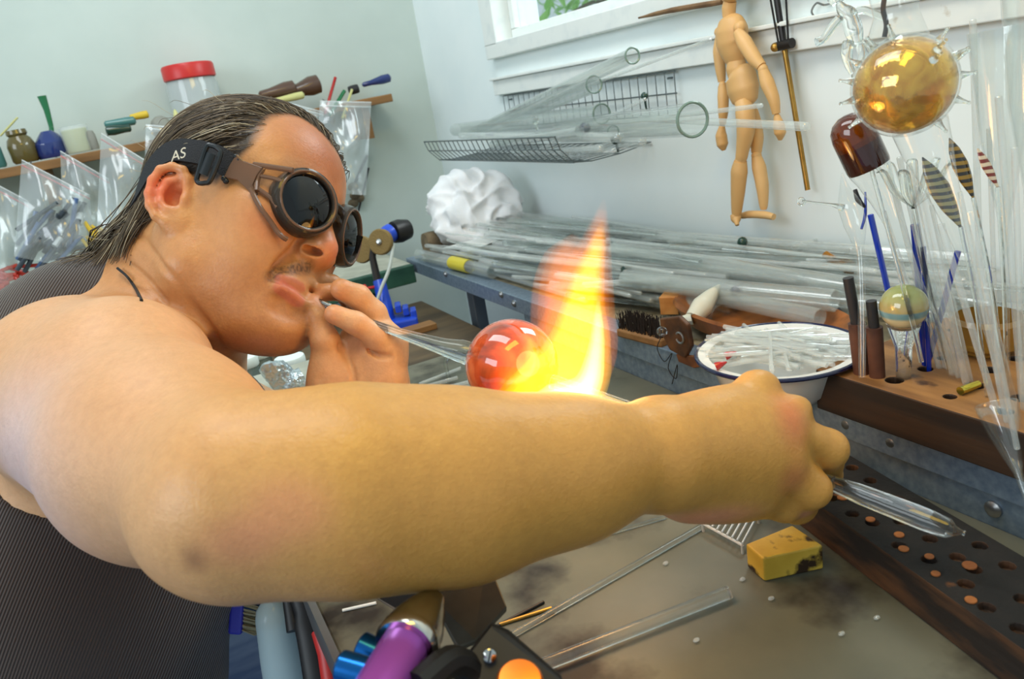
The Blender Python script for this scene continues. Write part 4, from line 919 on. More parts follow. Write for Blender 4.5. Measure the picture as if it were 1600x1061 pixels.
limb('thigh', [(1160, 158, 12, -.008), (1164, 176, 15, -.010), (1165, 205, 14, -.012), (1160, 236, 10, -.014), (1158, 248, 9, -.014)]); ballj(1157, 251, 9, -.014)
limb('shin', [(1157, 252, 10, -.014), (1155, 268, 13, -.014), (1153, 300, 11, -.014), (1151, 330, 8, -.014), (1151, 338, 6, -.014)]); limb('foot', [(1149, 336, 8, -.014), (1150, 342, 8, -.016), (1151, 347, 4, -.02), (1152, 352, 3, -.022)])
limb('thigh', [(1172, 165, 9, .012), (1178, 190, 11, .012), (1182, 215, 11, .010), (1182, 238, 8, .010)]); ballj(1182, 243, 8, .008)
limb('shin', [(1182, 245, 8, .008), (1186, 262, 11, .008), (1191, 290, 10, .008), (1193, 318, 7, .008), (1193, 327, 5, .008)]); limb('foot', [(1160, 337, 5, .004), (1172, 335, 6, .004), (1195, 336, 6, .004), (1209, 339, 5, .004)])
mb = MB(); h_ = mp(1146, -60); mb.tube([h_, V(XW-.001, h_[1], h_[2]+.01)], .0015, 6); mb.tube([mp(1146, -46), h_], .0012, 6); ob('hanging_hook', mb, 'joint_dark', MQ)
# brass rod with clamp
mottled('brass', srgb(150, 112, 50), srgb(186, 146, 74), scale=30, rough=.32, metal=.85, bump=.05); plain('dark_steel', srgb(52, 50, 50), .4, .7)
BRD = thing('brass_rod', onx(1262, 297, XW-.02), 'long brass rod with a dark clamp hanging beside the wooden figure', 'brass rod')
mb = MB(); mb.tube([onx(1224, 66, XW-.02), onx(1262, 297, XW-.02)], .0036, 12); ob('rod', mb, 'brass', BRD)
mb = MB(); mb.tube([onx(1213, -6, XW-.02), onx(1225, 75, XW-.02)], .0042, 10); ob('upper_rod', mb, 'dark_steel', BRD)
for a, b in (((1203, -6), (1216, 66)), ((1228, -6), (1232, 70))):
    mb = MB(); mb.tube([onx(*a, XW-.026), onx(*b, XW-.026)], .0014, 6); ob('fork_wire', mb, 'dark_steel', BRD)
mb = MB(); mb.tube([onx(1210, 74, XW-.026), onx(1238, 67, XW-.026)], [.006, .0065], 12); cl = ob('clamp', mb, 'dark_steel', BRD); c = onx(1211, 74, XW-.030); mb = MB(); mb.ell(c, V(.006, 0, 0), V(0, .006, 0), V(0, 0, .006), 12, 8); ob('screw_knob', mb, 'brass', cl)
# stick along the window
mottled('dry_stick', srgb(92, 66, 42), srgb(140, 108, 72), scale=20, rough=.8, bump=.4)
mb = MB(); mb.tube(spline([onx(998, 28, XW-.035), onx(1050, 16, XW-.04), onx(1128, 3, XW-.04)], 5), [.0015, .002, .003, .0035, .0035, .004, .004, .004, .004, .004, .0035], 8); ob('stick', mb, 'dry_stick', label='thin brown stick lying on the window sill', cat='stick')
# cup hook
mb = MB(); c = onx(1276, 17, XW-.012); mb.tube(spline([V(XW, c[1]-.012, c[2]+.006), c+V(0, -.012, .005), c+V(0, .0, .009), c+V(0, .008, 0), c+V(0, 0, -.009), c+V(0, -.008, -.006)], 5), .0014, 6); ob('cup_hook', mb, 'bolt_steel', label='small steel cup hook screwed into the wall', cat='hook')

# ------------------------------------------------------------------ drilled block on the shelf
mottled('block_side', srgb(34, 21, 11), srgb(66, 41, 20), scale=5, detail=7, rough=.6, bump=.3, stretch=(6, .5, 12), lo=.35, hi=.7, c3=srgb(128, 78, 30), scale3=20, lo3=.64, hi3=.74)
mottled('block_top', srgb(124, 82, 40), srgb(168, 118, 64), scale=14, detail=8, rough=.6, bump=.3, stretch=(4, .7, 1), lo=.35, hi=.65, c3=srgb(70, 40, 18), scale3=30, lo3=.62, hi3=.7)
BZ = SH+.041; bl = onx(1274, 578, .528); BYB = bl[1]
def drilled(name, x0, x1, y0, y1, z0, z1, holes, mats, label, cat, skew=0.0):
    mb = MB(); mb.abox(x0, x1, y0, y1, z0, z1); o = ob(name, mb, mats, label=label, cat=cat, smooth=False)
    cut = MB()
    for (x, y, r) in holes: cut.lathe((x, y, z1-.018), (0, 0, 1), [(0, 0), (r, 0), (r, .03), (0, .03)], 14)
    c = ob('cutter', cut, mats, smooth=False); m_ = o.modifiers.new('drill', 'BOOLEAN'); m_.object = c; m_.operation = 'DIFFERENCE'; m_.solver = 'EXACT'
    bpy.context.view_layer.update(); dg = bpy.context.evaluated_depsgraph_get(); me = bpy.data.meshes.new_from_object(o.evaluated_get(dg)); o.modifiers.clear(); o.data = me; bpy.data.objects.remove(c)
    for p in me.polygons: p.material_index = 1 if (len(mats) > 1 and p.normal.z > .9 and p.center.z > (z1-z0)*.9) else 0
    b_ = o.modifiers.new('bevel', 'BEVEL'); b_.width = .0015; b_.segments = 2; b_.limit_method = 'ANGLE'; b_.angle_limit = math.radians(50)
    return o
hr = random.Random(2); holes = []
for j in range(11):
    for i in range(5):
        holes.append((.55+.034*i+hr.uniform(-.004, .004), BYB-.025-.045*j+hr.uniform(-.006, .006), hr.choice((.005, .006, .0075))))
drilled('drilled_block', .528, .715, BYB-.55, BYB, SH+.0005, BZ, holes, ['block_side', 'block_top'], 'dark-sided drilled wooden block on the shelf holding glass pieces', 'wooden block')
def bt(px, py): return onz(px, py, BZ)
def lean(base, px, py): 
    """point above the block seen at px, py: the ray point nearest the vertical line through the base"""
    d = ray(px, py); h = base-CAM; t = (h[0]*d[0]+h[1]*d[1])/(d[0]**2+d[1]**2); return CAM+d*t
# graphite tools
plain('graphite', srgb(40, 38, 40), .5); mottled('rust_brown', srgb(72, 40, 26), srgb(104, 62, 42), scale=30, rough=.6, bump=.2)
for a, m1, t_, r1, r2, lb in (((1346, 583), (1338, 505), (1325, 434), 13, 8, 'taller graphite marver rod with brown handle in the block'), ((1371, 588), (1366, 511), (1361, 470), 13, 8, 'shorter graphite marver rod with brown handle in the block')):
    base = bt(*a); md, tp_ = lean(base, *m1), lean(base, *t_); k = thing('graphite_tool', base, lb, 'glass tool'); d = unit(md-base)
    mb = MB(); mb.tube([base-d*.012, md], [r1*pxm(base)*.9, r1*pxm(base)*.95], 14); ob('handle', mb, 'rust_brown', k)
    mb = MB(); mb.tube([md-d*.002, tp_], r2*pxm(base), 12); ob('graphite_tip', mb, 'graphite', k)
# banded marble on a clear stem
M, nt, bs = nmat('banded_glass'); gx = N(nt, 'ShaderNodeTexCoord'); sx = N(nt, 'ShaderNodeSeparateXYZ'); nt.links.new(gx.outputs['Object'], sx.inputs[0])
mbase = bt(1412, 590); mc_ = lean(mbase, 1412, 479); mr_ = 35.5*pxm(mc_)
mrng = N(nt, 'ShaderNodeMapRange'); mrng.inputs[1].default_value = float(mc_[2]-mbase[2]-mr_); mrng.inputs[2].default_value = float(mc_[2]-mbase[2]+mr_); nt.links.new(sx.outputs['Z'], mrng.inputs[0])
rp = N(nt, 'ShaderNodeValToRGB'); rp.color_ramp.interpolation = 'LINEAR'; els = rp.color_ramp.elements; els[0].position = 0; els[0].color = srgb(220, 208, 166); els[1].position = 1; els[1].color = srgb(150, 158, 84)
for p_, c_ in ((.30, (216, 204, 158)), (.36, (120, 158, 160)), (.46, (112, 150, 156)), (.50, (176, 158, 104)), (.62, (168, 152, 96)), (.72, (164, 160, 100))): e_ = els.new(p_); e_.color = srgb(*c_)
nt.links.new(mrng.outputs[0], rp.inputs[0]); nt.links.new(rp.outputs[0], bs.inputs['Base Color']); bs.inputs['Roughness'].default_value = .08; bs.inputs['Coat Weight'].default_value = .6
MA = thing('banded_marble', mbase, 'cream and olive glass marble with a blue band on a clear stem', 'glass marble')
mb = MB(); mb.ell(mc_, V(mr_, 0, 0), V(0, mr_, 0), V(0, 0, mr_), 32, 20); ob('marble', mb, 'banded_glass', MA)
mb = MB(); mb.tube([mc_-V(0, 0, mr_*.80), mc_-V(0, 0, mr_*1.15), mc_-V(0, 0, mr_*1.9), mbase-V(0, 0, .008)], [mr_*.72, mr_*.62, mr_*.36, mr_*.30], 18); ob('stem', mb, 'glass_clear', MA)
# amber spiked ball on its long neck
ab = bt(1592, 655); ac = lean(ab, 1413, 134); 
ar = 78*pxm(ac); AB = thing('amber_ball', ab, 'shiny amber glass ball with small clear spikes on a long neck', 'glass ball')
M, nt, bs = nmat('amber_mirror'); n1 = N(nt, 'ShaderNodeTexNoise'); n1.inputs['Scale'].default_value = 38; n1.inputs['Detail'].default_value = 3; n1.inputs['Distortion'].default_value = 1.5; nt.links.new(texco(nt), n1.inputs['Vector'])
rp = N(nt, 'ShaderNodeValToRGB'); rp.color_ramp.elements[0].position = .35; rp.color_ramp.elements[0].color = srgb(206, 134, 10); rp.color_ramp.elements[1].position = .65; rp.color_ramp.elements[1].color = srgb(255, 206, 70)
nt.links.new(n1.outputs[0], rp.inputs[0]); nt.links.new(rp.outputs[0], bs.inputs['Base Color']); bs.inputs['Metallic'].default_value = .4; bs.inputs['Roughness'].default_value = .07; bs.inputs['Transmission Weight'].default_value = .5
bp = N(nt, 'ShaderNodeBump'); bp.inputs['Strength'].default_value = .35; bp.inputs['Distance'].default_value = .004; nt.links.new(n1.outputs[0], bp.inputs['Height']); nt.links.new(bp.outputs[0], bs.inputs['Normal'])
dn = unit(lean(ab, 1445, 225)-ac)
mb = MB(); mb.ell(ac, V(ar*.95, 0, 0), V(0, ar*.95, 0), V(0, 0, ar*.93), 40, 26); ob('ball', mb, 'amber_mirror', AB)
mb = MB(); mb.ell(ac, V(ar, 0, 0), V(0, ar, 0), V(0, 0, ar), 40, 26); ob('clear_casing', mb, 'glass_tube', AB)
np_ = [lean(ab, 1437, 196), lean(ab, 1450, 235), lean(ab, 1475, 300), lean(ab, 1512, 400), lean(ab, 1550, 520), ab-V(0, 0, .01)]
mb = MB(); mb.tube(spline(np_, 5), np.interp(np.arange(26)/5, range(6), [.0185, .0165, .0105, .0062, .005, .0045]), 16); ob('neck', mb, 'glass_tube', AB)
tpn = [lean(ab, 1402, 62), lean(ab, 1400, 20), lean(ab, 1396, -30)]; mb = MB(); mb.tube(spline(tpn, 4), np.interp(np.arange(9)/4, range(3), [.020, .014, .017]), 16); ob('top_neck', mb, 'glass_tube', AB)
mb = MB(); mb.tube(spline([lean(ab, 1383, -8), lean(ab, 1380, 15), lean(ab, 1385, 38), lean(ab, 1382, 58)], 4), .0018, 6); ob('dark_cane', mb, 'graphite', AB)
sk = random.Random(4)
for px, py in ((1334, 100), (1325, 128), (1328, 160), (1345, 185), (1360, 78), (1388, 62), (1455, 70), (1480, 95), (1492, 92), (1495, 120), (1486, 160), (1460, 192), (1352, 60), (1420, 120), (1440, 90)):
    v_ = lean(ab, px, py)-ac; v_ = unit(v_+(-FW*sk.uniform(0, .35)*ar if np.linalg.norm(v_) > ar*.8 else -FW*ar*.8)); mb = MB(); mb.tube([ac+v_*ar*.97, ac+v_*ar*1.08, ac+v_*ar*1.22], [.0030, .0017, .0008], 8); mb.ell(ac+v_*ar*1.22, V(.0013, 0, 0), V(0, .0013, 0), V(0, 0, .0013), 8, 6); ob('spike', mb, 'glass_clear', AB)
# amber domed tube
tb = bt(1497, 590); d0, d1 = lean(tb, 1358, 262), lean(tb, 1324, 190); axd = unit(d1-d0); R0 = 33*pxm(d0); LL = np.linalg.norm(d1-d0)
AT = thing('domed_tube', tb, 'brown glass dome on a long clear tube leaning in the block', 'glass piece')
plain('brown_solid', srgb(116, 52, 8), .08, trans=.55, coat=.6); plain('brown_dark', srgb(52, 16, 8), .08, coat=.8)
mb = MB(); mb.lathe(d0, axd, [(R0, LL*.50), (R0, LL*.72), (R0*.92, LL*.9), (R0*.7, LL*1.03), (R0*.35, LL*1.11), (0, LL*1.13)], 26); ob('dome', mb, 'brown_solid', AT)
mb = MB(); mb.lathe(d0, axd, [(R0*.97, 0), (R0, LL*.06), (R0, LL*.50), (R0*.97, LL*.5)], 26, closed=True); ob('dark_band', mb, 'brown_dark', AT)
pp = [d0, lean(tb, 1372, 290), lean(tb, 1395, 345), lean(tb, 1430, 440), lean(tb, 1470, 530), tb-V(0, 0, .01)]
mb = MB(); mb.tube(spline(pp, 5), np.interp(np.arange(26)/5, range(6), [R0*.97, R0*.75, .0075, .0055, .0045, .004]), 16); ob('clear_neck', mb, 'glass_tube', AT)
# glass figure with outstretched arms
gb_ = bt(1440, 566)
GF = thing('glass_figurine', gb_, 'small clear glass human figure with spread arms above the amber ball', 'figurine')
zf = lean(gb_, 1330, 80); zf = depth(zf)
def g3(px, py): return cp(px, py, zf)
def gl(name, pts, parent=GF, n=12):
    P_ = [g3(a, b) for a, b, w in pts]; Q = spline(P_, 4); R_ = np.interp(np.arange(len(Q))/4, range(len(pts)), [w*zf/FPX for a, b, w in pts]); mb = MB(); mb.tube(Q, R_, n); return ob(name, mb, 'glass_clear', parent)
gl('head', [(1306, -14, 6), (1307, -4, 14), (1310, 5, 9)]); gl('torso', [(1311, 4, 5), (1316, 14, 9), (1326, 24, 13), (1334, 48, 14), (1338, 70, 10)])
gl('arm', [(1312, 28, 7), (1300, 42, 7), (1287, 60, 6), (1276, 66, 7)]); gl('arm', [(1330, 20, 6), (1350, 16, 6), (1372, 24, 6), (1384, 29, 5)])
gl('leg', [(1326, 66, 9), (1323, 82, 9), (1326, 100, 7), (1332, 114, 5)]); gl('leg', [(1342, 66, 8), (1347, 82, 7), (1344, 104, 7), (1336, 120, 5)])
gl('support_rod', [(1334, 116, 4), (1345, 200, 3.5), (1385, 350, 3.5), (1425, 500, 3.5), (1440, 566, 3.5)])
# clear bird with long beak
hb = bt(1347, 575); zb_ = depth(lean(hb, 1335, 330)); BD = thing('glass_bird', hb, 'clear glass bird with a long thin beak on a stem by the graphite rods', 'figurine')
def b3(px, py): return cp(px, py, zb_)
def bg(name, pts, mat='glass_tube', n=14):
    P_ = [b3(a, b) for a, b, w in pts]; Q = spline(P_, 4); R_ = np.interp(np.arange(len(Q))/4, range(len(pts)), [w*zb_/FPX for a, b, w in pts]); mb = MB(); mb.tube(Q, R_, n); return ob(name, mb, mat, BD)
bg('body', [(1316, 270, 1), (1320, 295, 8), (1327, 320, 18), (1336, 350, 17), (1342, 385, 8), (1345, 420, 6), (1347, 500, 6), (1347, 590, 5)]); bg('beak', [(1318, 325, 6), (1300, 320, 2.5), (1275, 317, 1.8), (1254, 314, 2)], 'glass_clear'); 
mb = MB(); mb.tube([b3(1252, 315)+.0030*(math.cos(t)*RX+math.sin(t)*UY) for t in np.linspace(0, 6.28, 16, endpoint=False)], .0009, 6, closed=True); ob('beak_loop', mb, 'glass_clear', BD)
bg('dark_cane', [(1336, 296, 3), (1341, 312, 4.5), (1352, 324, 2)], 'graphite', 8); bg('blue_cane', [(1352, 300, 1.5), (1352, 335, 2.5), (1346, 358, 2)], 'blue_glass', 8)
# blue rods
for i, (a, b_, lb) in enumerate((((1360, 335), (1404, 520), 'blue glass rod slanting behind the banded marble'), ((1428, 350), (1446, 570), 'upright blue glass rod right behind the banded marble'), ((1443, 385), (1452, 575), 'thin blue glass rod beside the upright blue one'), ((1497, 392), (1447, 570), 'blue glass rod leaning the other way near the amber dish'))):
    base = bt(*b_) ; put(unit_rod('blue_rod', 'blue_glass') if i == 0 else blue_me, 'blue_rod', base-V(0, 0, .004), lean(base, *a), (4.5, 5, 3.6, 4.5)[i]*pxm(base), lb, 'glass rod', 'blue rods in the drilled block')
    if i == 0: blue_me = bpy.data.objects['blue_rod'].data
# striped leaf shaped pieces
for px, py, ex, ey, w_, c1, c2, lb in ((1471, 300, 34, 62, 17, (26, 24, 30), (150, 140, 88), 'black and olive striped glass leaf on a stem'), (1502, 262, 20, 50, 13, (150, 116, 26), (40, 32, 20), 'yellow and black striped glass leaf on a stem'), (1543, 262, 18, 34, 8, (120, 40, 24), (214, 196, 170), 'small red-brown curled glass leaf on a stem')):
    base = bt(1545 if px < 1490 else 1575, 620); z_ = depth(lean(base, px, py)); nm = 'stripe_%d_%d' % (px, py); M, nt, bs = nmat(nm)
    wv = N(nt, 'ShaderNodeTexWave', bands_direction='Z'); wv.inputs['Scale'].default_value = 60; wv.inputs['Distortion'].default_value = 1.5; nt.links.new(texco(nt), wv.inputs['Vector']); rp = N(nt, 'ShaderNodeValToRGB'); rp.color_ramp.elements[0].color = srgb(*c1); rp.color_ramp.elements[1].color = srgb(*c2); rp.color_ramp.elements[0].position = .4; rp.color_ramp.elements[1].position = .6
    nt.links.new(wv.outputs[0], rp.inputs[0]); nt.links.new(rp.outputs[0], bs.inputs['Base Color']); bs.inputs['Roughness'].default_value = .1; bs.inputs['Coat Weight'].default_value = .5
    t_ = thing('striped_leaf', base, lb, 'glass leaf'); d = unit(V(ex, ey)); P_ = [cp(px+d[0]*s_*ey, py+d[1]*s_*ey, z_) for s_ in (-1, -.6, -.1, .4, .8, 1)]
    mb = MB(); mb.tube(spline(P_, 4), np.interp(np.arange(21)/4, range(6), [w*z_/FPX for w in (1, w_*.7, w_, w_*.8, w_*.35, 2)]), 16, flat=.45, upv=FW); ob('leaf_body', mb, nm, t_)
    mb = MB(); mb.tube(spline([P_[-1], (P_[-1]+base)/2+V(0, 0, .01), base-V(0, 0, .008)], 5), .0016, 8); ob('stem', mb, 'glass_clear', t_)
# many clear rods and long stems standing in the block
sr = random.Random(9)
tops = [((1405, 245), (1480, 575)), ((1420, 255), (1490, 585)), ((1432, 290), (1500, 590)), ((1445, 300), (1512, 600)), ((1455, 320), (1520, 595)), ((1398, 300), (1470, 575)), ((1470, 350), (1560, 640)), ((1500, 300), (1575, 660)), ((1515, 330), (1590, 690)), ((1520, 30), (1535, 560)), ((1545, 200), (1560, 600)), ((1380, 330), (1460, 560)), ((1560, 150), (1598, 620)), ((1585, 230), (1600, 640))]
for k, (a, b_) in enumerate(tops):
    base = bt(*b_); put(ROD, 'glass_rod', base-V(0, 0, .006), lean(base, *a), (3.2+2.2*sr.random())*pxm(base), 'clear glass rod standing upright among the pieces in the drilled block', 'glass rod', 'clear rods standing in the block')
# burst of clear petals where thin rods meet
pb = bt(1488, 578); pc = lean(pb, 1428, 325); PT = thing('glass_flower', pb, 'clear glass flower of thin curled petals on a stem', 'glass flower')
for k in range(9):
    a = k/9*2*math.pi; d = unit(V(math.cos(a)*.8, math.sin(a)*.8, .75)); mb = MB(); mb.tube(spline([pc, pc+d*.022, pc+d*.036+V(0, 0, .010), pc+d*.045+V(0, 0, .004)], 4), np.interp(np.arange(13)/4, range(4), [.002, .005, .0045, .001]), 8, flat=.35, upv=V(0, 0, 1)); ob('petal', mb, 'glass_clear', PT)
mb = MB(); mb.tube(spline([pc, (pc+pb)/2+V(0, .004, 0), pb-V(0, 0, .008)], 5), .0024, 8); ob('stem', mb, 'glass_clear', PT)
# tall flared goblets at the picture's side
for px, py, topx, topy, r0, r1, lb in ((1575, 600, 1562, 30, 40, 6, 'tall clear flared glass cone standing in the block'), (1598, 560, 1625, -40, 46, 7, 'tallest clear glass cone cut by the photo edge')):
    base = bt(px, py); t1 = lean(base, topx, topy); t0 = lean(base, (px*.45+topx*.55), (py*.45+topy*.55)); d = unit(t1-base); L_ = np.linalg.norm(t1-base); mm = pxm(base)
    mb = MB(); mb.lathe(base-d*.006, d, [(r1*mm*.6, 0), (r1*mm*.7, L_*.4), (r1*mm*1.3, L_*.5), (r0*mm*.7, L_*.72), (r0*mm, L_), (r0*mm*.95, L_), (r0*mm*.65, L_*.72), (r1*mm, L_*.5), (r1*mm*.4, L_*.4)], 28); ob('glass_cone', mb, 'glass_tube', label=lb, cat='glass cone')
# glass funnel, amber dish, brass case
fb = cp(1553, 635, .50); fd = unit(cp(1592, 745, .47)-fb); mb = MB(); rr_ = 34*.5/FPX; fb = onz(1556, 632, BZ+.012)
fz = depth(fb); rr_ = 30*fz/FPX; fd = unit(cp(1598, 760, fz-.02)-fb); mb.lathe(fb, fd, [(rr_, -.001), (rr_*1.03, 0), (rr_*.95, .006), (rr_*.8, .02), (rr_*.5, .038), (rr_*.22, .052), (rr_*.16, .075), (rr_*.12, .075), (rr_*.18, .052), (rr_*.45, .037), (rr_*.74, .02), (rr_*.9, .005)], 28, closed=True); ob('glass_funnel', mb, 'glass_tube', label='clear glass funnel tipped over the front of the drilled block', cat='funnel')
ad = bt(1542, 548); adz = lean(ad, 1542, 520); plain('amber_dish', srgb(190, 140, 60), .15, trans=.5, coat=.3); R_ = 50*pxm(ad); mb = MB(); mb.lathe(V(ad[0], ad[1], BZ+.0005), (0, 0, 1), [(0, 0), (R_*.7, 0), (R_, .008), (R_*1.02, .030), (R_*.9, .034), (R_*.85, .012), (0, .006)], 32); ob('amber_dish', mb, 'amber_dish', label='squat honey-coloured glass dish behind the stems on the block', cat='dish')
c0, c1_ = bt(1500, 618)+V(0, 0, .004), bt(1528, 607)+V(0, 0, .004); mb = MB(); d = unit(c1_-c0); L_ = np.linalg.norm(c1_-c0); plain('brass_shiny', srgb(200, 180, 70), .2, .9); mb.lathe(c0, d, [(0, 0), (.0035, 0), (.0035, L_*.1), (.0031, L_*.14), (.0034, L_*.2), (.0032, L_), (.0026, L_), (.0026, L_*.8)], 14); ob('brass_case', mb, 'brass_shiny', label='small empty brass cartridge case on the drilled block', cat='brass case')
# ------------------------------------------------------------------ on the rod shelf: basin of shards, brush, wooden bits
plain('enamel_white', srgb(226, 226, 222), .2, coat=.4); plain('enamel_navy', srgb(20, 24, 62), .2, coat=.4)
pc_ = onz(1216, 556, SH+.040); R_ = .080
BS = thing('enamel_basin', V(pc_[0], pc_[1], SH), 'white enamel basin with navy rim full of glass shards', 'basin')
mb = MB(); mb.lathe(V(pc_[0], pc_[1], SH+.0005), (0, 0, 1), [(0, 0), (R_*.55, 0), (R_*.72, .012), (R_*.86, .042), (R_, .0455), (R_, .047), (R_*.85, .045), (R_*.70, .015), (R_*.53, .003), (0, .003)], 48); ob('bowl', mb, 'enamel_white', BS)
mb = MB(); mb.tube([V(pc_[0], pc_[1], SH+.0465)+R_*V(math.cos(a), math.sin(a), 0) for a in np.linspace(0, 2*math.pi, 60, endpoint=False)], .0022, 8, closed=True); ob('rim', mb, 'enamel_navy', BS)
sh = random.Random(11)
for k in range(110):
    a = sh.uniform(0, 6.28); rr = R_*.80*math.sqrt(sh.random()); rr *= .6; c = V(pc_[0]+rr*math.cos(a), pc_[1]+rr*math.sin(a), SH+.038+.010*(1-rr/R_)+k*.00010)
    L_ = sh.uniform(.04, .11); yaw = sh.gauss(2.0, .35); d = unit(V(math.cos(yaw), math.sin(yaw), sh.uniform(-.06, .06)))
    put(ROD, 'glass_shard', c-d*L_/2, c+d*L_/2, sh.uniform(.0010, .0026), 'clear glass shard heaped in the white enamel basin', 'glass shard', 'glass shards in the enamel basin')
plain('red_glass', srgb(170, 30, 22), .12, coat=.5)
for px, py, lb in ((1133, 557, 'small red glass cone lying on the basin edge'), (1118, 573, 'lower red glass chip at the basin rim')):
    c = onz(px, py, SH+.05); mb = MB(); mb.lathe(c, (.8, -.5, .3), [(0, 0), (.0042, 0), (.004, .003), (.001, .011), (0, .012)], 12); ob('red_glass_chip', mb, 'red_glass', label=lb, cat='glass chip')
mottled('tray_wood', srgb(112, 62, 22), srgb(168, 100, 44), scale=6, rough=.4, bump=.1, stretch=(1, 6, 1), c3=srgb(40, 24, 14), scale3=12, lo3=.6, hi3=.7)
tc_ = onz(1182, 492, SH+.03); T_ = thing('wooden_tray', V(tc_[0], tc_[1], SH), 'oval brown wooden tray lying among the rods behind the basin', 'tray')
mb = MB(); prof = [(0, .004), (.7, .006), (.92, .022), (1, .026), (1.03, .022), (.9, .002), (.6, 0), (0, 0)]
vs = []; fs = []; n_ = 40
for (r_, h_) in prof:
    for k in range(n_): a = 2*math.pi*k/n_; vs.append(V(tc_[0]+.060*r_*math.cos(a), tc_[1]+.135*r_*math.sin(a)-.02*math.cos(a)*0, SH+.012+h_))
for i in range(len(prof)-1):
    for k in range(n_): fs.append((i*n_+k, i*n_+(k+1) % n_, (i+1)*n_+(k+1) % n_, (i+1)*n_+k))
mb.add(vs, fs); ob('tray_body', mb, 'tray_wood', T_)
# scrubbing brush: wooden back and dark bristles
bb = onx(1040, 545, XF+.002); b0, b1 = onz(972, 505, SH+.016), onz(1042, 522, SH+.016); bd = unit(V(b1[0]-b0[0], b1[1]-b0[1], 0)); bw = np.cross(V(0, 0, 1), bd)
BRU = thing('scrub_brush', (b0+b1)/2-V(0, 0, .016), 'dark bristled brush lying on the shelf edge by the flame', 'brush')
mb = MB(); mid_ = (b0+b1)/2; L_ = np.linalg.norm(b1-b0)/2; mb.box(mid_-V(0, 0, .010), bd, bw, V(0, 0, 1), L_, .012, .006); ob('brush_back', mb, 'shelf_wood', BRU, bevel=.003)
plain('dark_bristle', srgb(34, 26, 24), .7); mb = MB()
for k in range(420):
    p = mid_+bd*sh.uniform(-L_*.95, L_*.95)+bw*sh.uniform(-.010, .010)-V(0, 0, .004); mb.tube([p, p+V(sh.gauss(0, .0025), sh.gauss(0, .0025), sh.uniform(.018, .024))], [.0006, .0004], 3, caps=False)
ob('bristles', mb, 'dark_bristle', BRU, kind='stuff')
mottled('cube_wood', srgb(176, 112, 52), srgb(206, 148, 82), scale=8, rough=.5, bump=.15, stretch=(1, 5, 5))
c = onz(1050, 488, SH+.012); mb = MB(); mb.box(c+V(0, 0, .013), unit(V(.8, .6, 0)), unit(V(-.6, .8, 0)), V(0, 0, 1), .0125, .0125, .0125); ob('wooden_cube', mb, 'cube_wood', label='small orange wooden cube beside the dark brush', cat='wooden cube', smooth=False, bevel=.001)
mottled('worn_leather', srgb(52, 30, 14), srgb(104, 64, 28), scale=40, rough=.5, bump=.3)
pts = [onx(x, y, XF-.006) for x, y in ((1036, 496), (1066, 492), (1080, 505), (1086, 540), (1076, 558), (1052, 545), (1040, 522))]; LE = thing('leather_flap', pts[4], 'brown leather pouch hanging over the shelf lip with a metal ring', 'leather pouch')
mb = MB(); mb.prism(pts, V(-.006, 0, 0)); ob('flap', mb, 'worn_leather', LE, smooth=False, bevel=.002)
c = onx(1062, 528, XF-.0145); mb = MB(); mb.tube([c+.0065*V(0, math.cos(a), math.sin(a)) for a in np.linspace(.6, 5.9, 18)], .0013, 6); ob('ring', mb, 'bolt_steel', LE)
c = onx(1034, 518, XF-.016); mb = MB(); mb.ell(c, V(.006, 0, 0), V(0, .008, 0), V(0, 0, .006), 12, 8); ob('glass_stud', mb, 'glass_clear', LE)
mottled('scorched_scrap', srgb(70, 38, 16), srgb(130, 76, 34), scale=30, rough=.6, bump=.4)
pts = [onx(x, y, XF-.006) for x, y in ((1060, 552), (1096, 556), (1110, 570), (1088, 574), (1064, 564))]; mb = MB(); mb.prism(pts, V(-.004, 0, 0)); ob('bark_scrap', mb, 'scorched_scrap', label='scorched brown wood scrap under the basin rim', cat='wood scrap', smooth=False, bevel=.001)
mb = MB(); mb.tube(spline([onx(x, y, XF-.012) for x, y in ((1032, 528), (1027, 545), (1038, 565), (1050, 552), (1044, 575), (1056, 592), (1058, 570), (1050, 600))], 5), .0006, 5); ob('thin_wire', mb, 'dark_steel', label='thin dark wire loops dangling from the shelf lip', cat='wire')
# pale sculpted glass, navy bead, dark green bead
plain('milky_glass', srgb(206, 202, 184), .3, coat=.3)
a, b_ = onz(1082, 498, SH+.03), cp(1124, 446, depth(onz(1082, 498, SH+.03))+.03); mb = MB(); mb.tube(spline([a, a*.65+b_*.35, a*.3+b_*.7, b_], 4), np.interp(np.arange(13)/4, range(4), [.010, .014, .009, .002]), 12); mb.tube([a, a+V(-.03, .03, -.008)], [.008, .003], 8); ob('milky_glass_horn', mb, 'milky_glass', label='milky white horn shaped glass piece beside the wooden cube', cat='glass piece')
for px, py, h_, r_, m_, lb in ((1150, 455, .045, 9.5, 'navy_glass', 'navy blue glass ball with a stalk in the middle of the rod heap'), (979, 422, .05, 10, 'dark_green_glass', 'dark green glass bead capping a rod near the flame'), (1160, 378, .075, 8, 'dark_green_glass', 'dark glass drop on top of the heap under the wooden figure'), (1307, 487, .03, 8, 'navy_glass', 'navy glass stub between the basin and the graphite rods')):
    c = onz(px, py, SH+h_); r = r_*pxm(c); mb = MB(); mb.ell(c, V(r, 0, 0), V(0, r, 0), V(0, 0, r), 16, 10); mb.tube([c-V(0, 0, r*.7), c-V(-.006, .004, r*2.2)], [r*.4, r*.25], 8); ob('glass_bead', mb, m_, label=lb, cat='glass bead')
plain('amber_chunk', srgb(176, 116, 30), .15, coat=.4, trans=.3)
